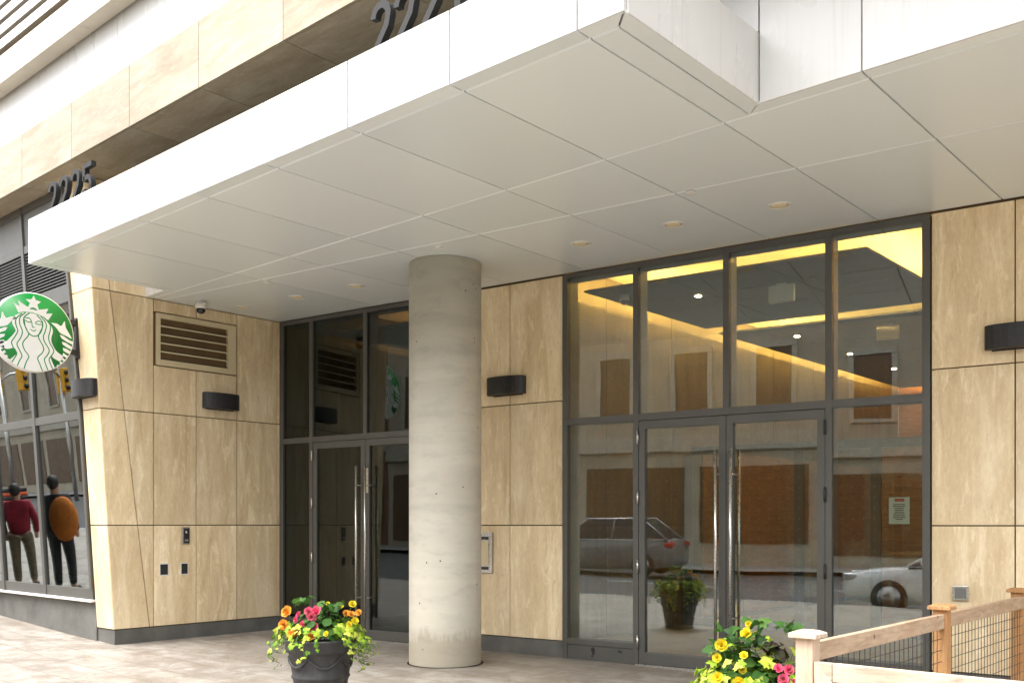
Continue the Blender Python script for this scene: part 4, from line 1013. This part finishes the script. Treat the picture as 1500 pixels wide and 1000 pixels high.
def person(label, loc, rz, top, legs, extra=None):
    t = thing('person', label, 'person', loc, rz)
    def skinned(name, pts, edges, rad, mat):
        me = bpy.data.meshes.new(name); me.from_pydata(pts, edges, []); me.materials.append(mat)
        o = bpy.data.objects.new(name, me); COL.objects.link(o); o.parent = t
        sk = o.modifiers.new('skin', 'SKIN'); sk.use_smooth_shade = True
        for v, r in zip(me.skin_vertices[0].data, rad): v.radius = (r, r) if not isinstance(r, tuple) else r
        me.skin_vertices[0].data[0].use_root = True
        o.modifiers.new('subsurf', 'SUBSURF').levels = 1; o.modifiers['subsurf'].render_levels = 2
        return o
    J = dict(pel=(0, 0, .95), ch=(0, .01, 1.25), nk=(0, 0, 1.46), hd=(0, -.02, 1.58), ht=(0, -.01, 1.70))
    pts = [J['pel'], J['ch'], J['nk'], J['hd'], J['ht']]; ed = [(0, 1), (1, 2), (2, 3), (3, 4)]; rad = [(.13, .09), (.14, .09), .06, (.085, .1), (.06, .075)]
    for s in (-1, 1):
        k = len(pts); pts += [(s * .17, 0, 1.40), (s * .24, .01, 1.13), (s * .23, -.08, .90), (s * .22, -.11, .80)]; rad += [.06, .048, .036, .03]; ed += [(1, k), (k, k + 1), (k + 1, k + 2), (k + 2, k + 3)]
        k = len(pts); pts += [(s * .10, 0, .86), (s * .115, -.02, .48), (s * .12, .02, .08), (s * .13, -.12, .04)]; rad += [.09, .062, .045, .035]; ed += [(0, k), (k, k + 1), (k + 1, k + 2), (k + 2, k + 3)]
    skinned('body', pts, ed, rad, M['skin'])
    P = [(0, 0, .84), (0, .01, 1.25), (0, 0, 1.46)]; E = [(0, 1), (1, 2)]; Rd = [(.175, .13), (.19, .14), (.10, .09)]
    for s in (-1, 1): k = len(P); P += [(s * .185, 0, 1.395), (s * .25, .01, 1.13), (s * .235, -.08, .90)]; Rd += [.075, .062, .05]; E += [(1, k), (k, k + 1), (k + 1, k + 2)]
    skinned('jacket', P, E, Rd, top)
    P = [(0, 0, 1.02)]; E = []; Rd = [(.16, .12)]
    for s in (-1, 1): k = len(P); P += [(s * .10, 0, .84), (s * .115, -.02, .48), (s * .12, .02, .1)]; Rd += [.105, .078, .06]; E += [(0, k), (k, k + 1), (k + 1, k + 2)]
    skinned('trousers', P, E, Rd, legs)
    h = MB(); h.ball((0, .025, 1.64), (.088, .105, .112), 18, 12); h.build('hair', M['hair'], t)
    for s in (-1, 1): sh_ = MB(); sh_.ball((s * .125, -.06, .045), (.055, .14, .05), 10, 6); sh_.build('shoe', M['blackcloth'], t)
    if extra:
        t.scale = (1, 1, 1.08); b_ = MB(); b_.ball((.16, .15, 1.10), (.22, .14, .33), 24, 16); b_.tube([(.1, .1, 1.4), (.0, -.12, 1.43), (-.1, -.1, 1.1)], .02, 6); b_.build('bag', extra, t)
    return t
person('person in black carrying a bulging orange bag, seen mirrored in the shop window', (-15.5, 4.2, gz(-15.5)), R(-41), M['blackcloth'], M['blackcloth'], M['orangecloth'])
person('person in a red jacket and khaki trousers, seen mirrored in the shop window', (-16.65, 4.35, gz(-16.65)), R(-60), M['redcloth'], M['khaki'])

# buildings across the street
def facade(label, x0, x1, y, h, mat, nwin, rowsz, sign=None):
    t = thing('street_building', label, 'building', (x0, y, gz((x0 + x1) / 2)), 0, None); Wd = x1 - x0
    MB().box(0, Wd, -8, 0, -.5, h).build('wall', mat, t)
    c = MB(); c.box(-.05, Wd + .05, 0, .35, h - .5, h + .15); c.box(0, Wd, 0, .2, 3.9, 4.5); c.build('cornice', M['trim'], t)
    s = MB(); n = max(2, int(Wd / 4))
    for i in range(n): a = Wd * i / n; s.box(a + .3, a + Wd / n - .3, .0, .05, .5, 3.3)
    s.build('shop_glazing', M['winbrown'], t)
    w0 = None
    for z in rowsz:
        for i in range(nwin):
            x = Wd * (i + .5) / nwin
            if w0 is None:
                w0 = MB().box(-.75, .75, 0, .12, -.12, 0).box(-.8, -.62, .0, .1, .001, 2.2).box(.62, .8, 0, .1, .001, 2.2).box(-.8, .8, .0, .12, 2.202, 2.42).build('window', M['trim'], t); pn = MB().box(-.62, .62, .001, .04, 0, 2.2).build('pane', M['winbrown'], w0); o = w0
            else:
                o = w0.copy(); COL.objects.link(o); c2 = pn.copy(); COL.objects.link(c2); c2.parent = o
            o.location = (x, 0, z)
    return t
FY_ = -16.5
facade('buff stone building across the street with brown windows and a cornice', -26, -8, FY_, 10.5, M['brick1'], 6, (5.3,))
facade('tan stone building across the street, right of the buff one', -8, 14, FY_, 9.5, M['brick1'], 6, (5.2,))
fb = facade('brown brick restaurant building across the street with a red sign', -47, -26, FY_, 11, M['brick2'], 6, (5.4,))
facade('pale corner building far down the street', -80, -52, FY_, 12, M['brick1'], 7, (5.4, 8.4))
def text3d(s, size, mat, parent, loc, rot, name='lettering'):
    cu = bpy.data.curves.new(name, 'FONT'); cu.body = s; cu.size = size; cu.extrude = .03; cu.align_x = 'CENTER'
    tmp = bpy.data.objects.new('tmp', cu); dg = bpy.context.evaluated_depsgraph_get(); COL.objects.link(tmp); dg.update()
    me = bpy.data.meshes.new_from_object(tmp.evaluated_get(dg)); COL.objects.unlink(tmp); bpy.data.objects.remove(tmp)
    me.materials.append(mat); o = bpy.data.objects.new(name, me); COL.objects.link(o); o.parent = parent; o.location = loc; o.rotation_euler = rot; return o
t = thing('fascia_sign', 'white fascia sign with red capital letters on the brown brick restaurant', 'sign', (-34, FY_ + .36, 4.2))
MB().box(-5, 5, 0, .12, -.1, 1.3).build('board', M['paper'], t); text3d('PICKLE BARREL', 1.0, M['redcloth'], t, (0, .15, .2), (R(90), 0, R(180)))
# traffic signals and barrels
def signal(loc, rz, lab):
    t = thing('traffic_signal', lab, 'traffic signal', loc, rz, 'yellow traffic signals down the street'); 
    p = MB(); p.tube([(0, 0, 0), (0, 0, 5.6)], [.11, .07], 10); p.tube([(0, 0, 5.2), (.5, 0, 5.5), (2.6, 0, 5.7)], .045, 8); p.build('pole', M['steel'], t)
    for x in (.0, 2.6):
        h = MB(); h.box(x - .17, x + .17, -.30, -.08, 4.6, 5.6); h.build('signal_head', M['signal'], t, bevel=.03)
        l = MB()
        for k in range(3): l.lathe([(.11, 0), (.1, .04), (.001, .05)], 16, c=(0, 0, 0), mat=Matrix.Translation((x, -.3, 4.77 + .32 * k)) @ Matrix.Rotation(R(90), 4, 'X'))
        l.build('lens', M['black'], t)
signal((-42.1, -5.6, gz(-42)), R(-90), 'yellow traffic signal on a steel pole in the middle of the street')
signal((-40.9, -7.6, gz(-40)), R(60), 'yellow traffic signal on a steel pole at the far kerb down the street')
b0 = MB()
for k in range(6): b0.lathe([(.3 - .012 * k, .16 * k), (.29 - .012 * k, .16 * k + .158)], 20, k % 2)
b0 = b0.build('traffic_barrel', [M['barrel'], M['black']])
for k in range(5):
    o = b0 if k == 0 else b0.copy()
    if k: COL.objects.link(o)
    o.location = (-41 - .75 * k, -5.4 + .1 * k, gz(-41) - .16); tag(o, 'orange and black striped traffic barrel in the row standing in the road', 'barrel', 'traffic barrels in the road')
bpy.data.objects.remove(dwall)
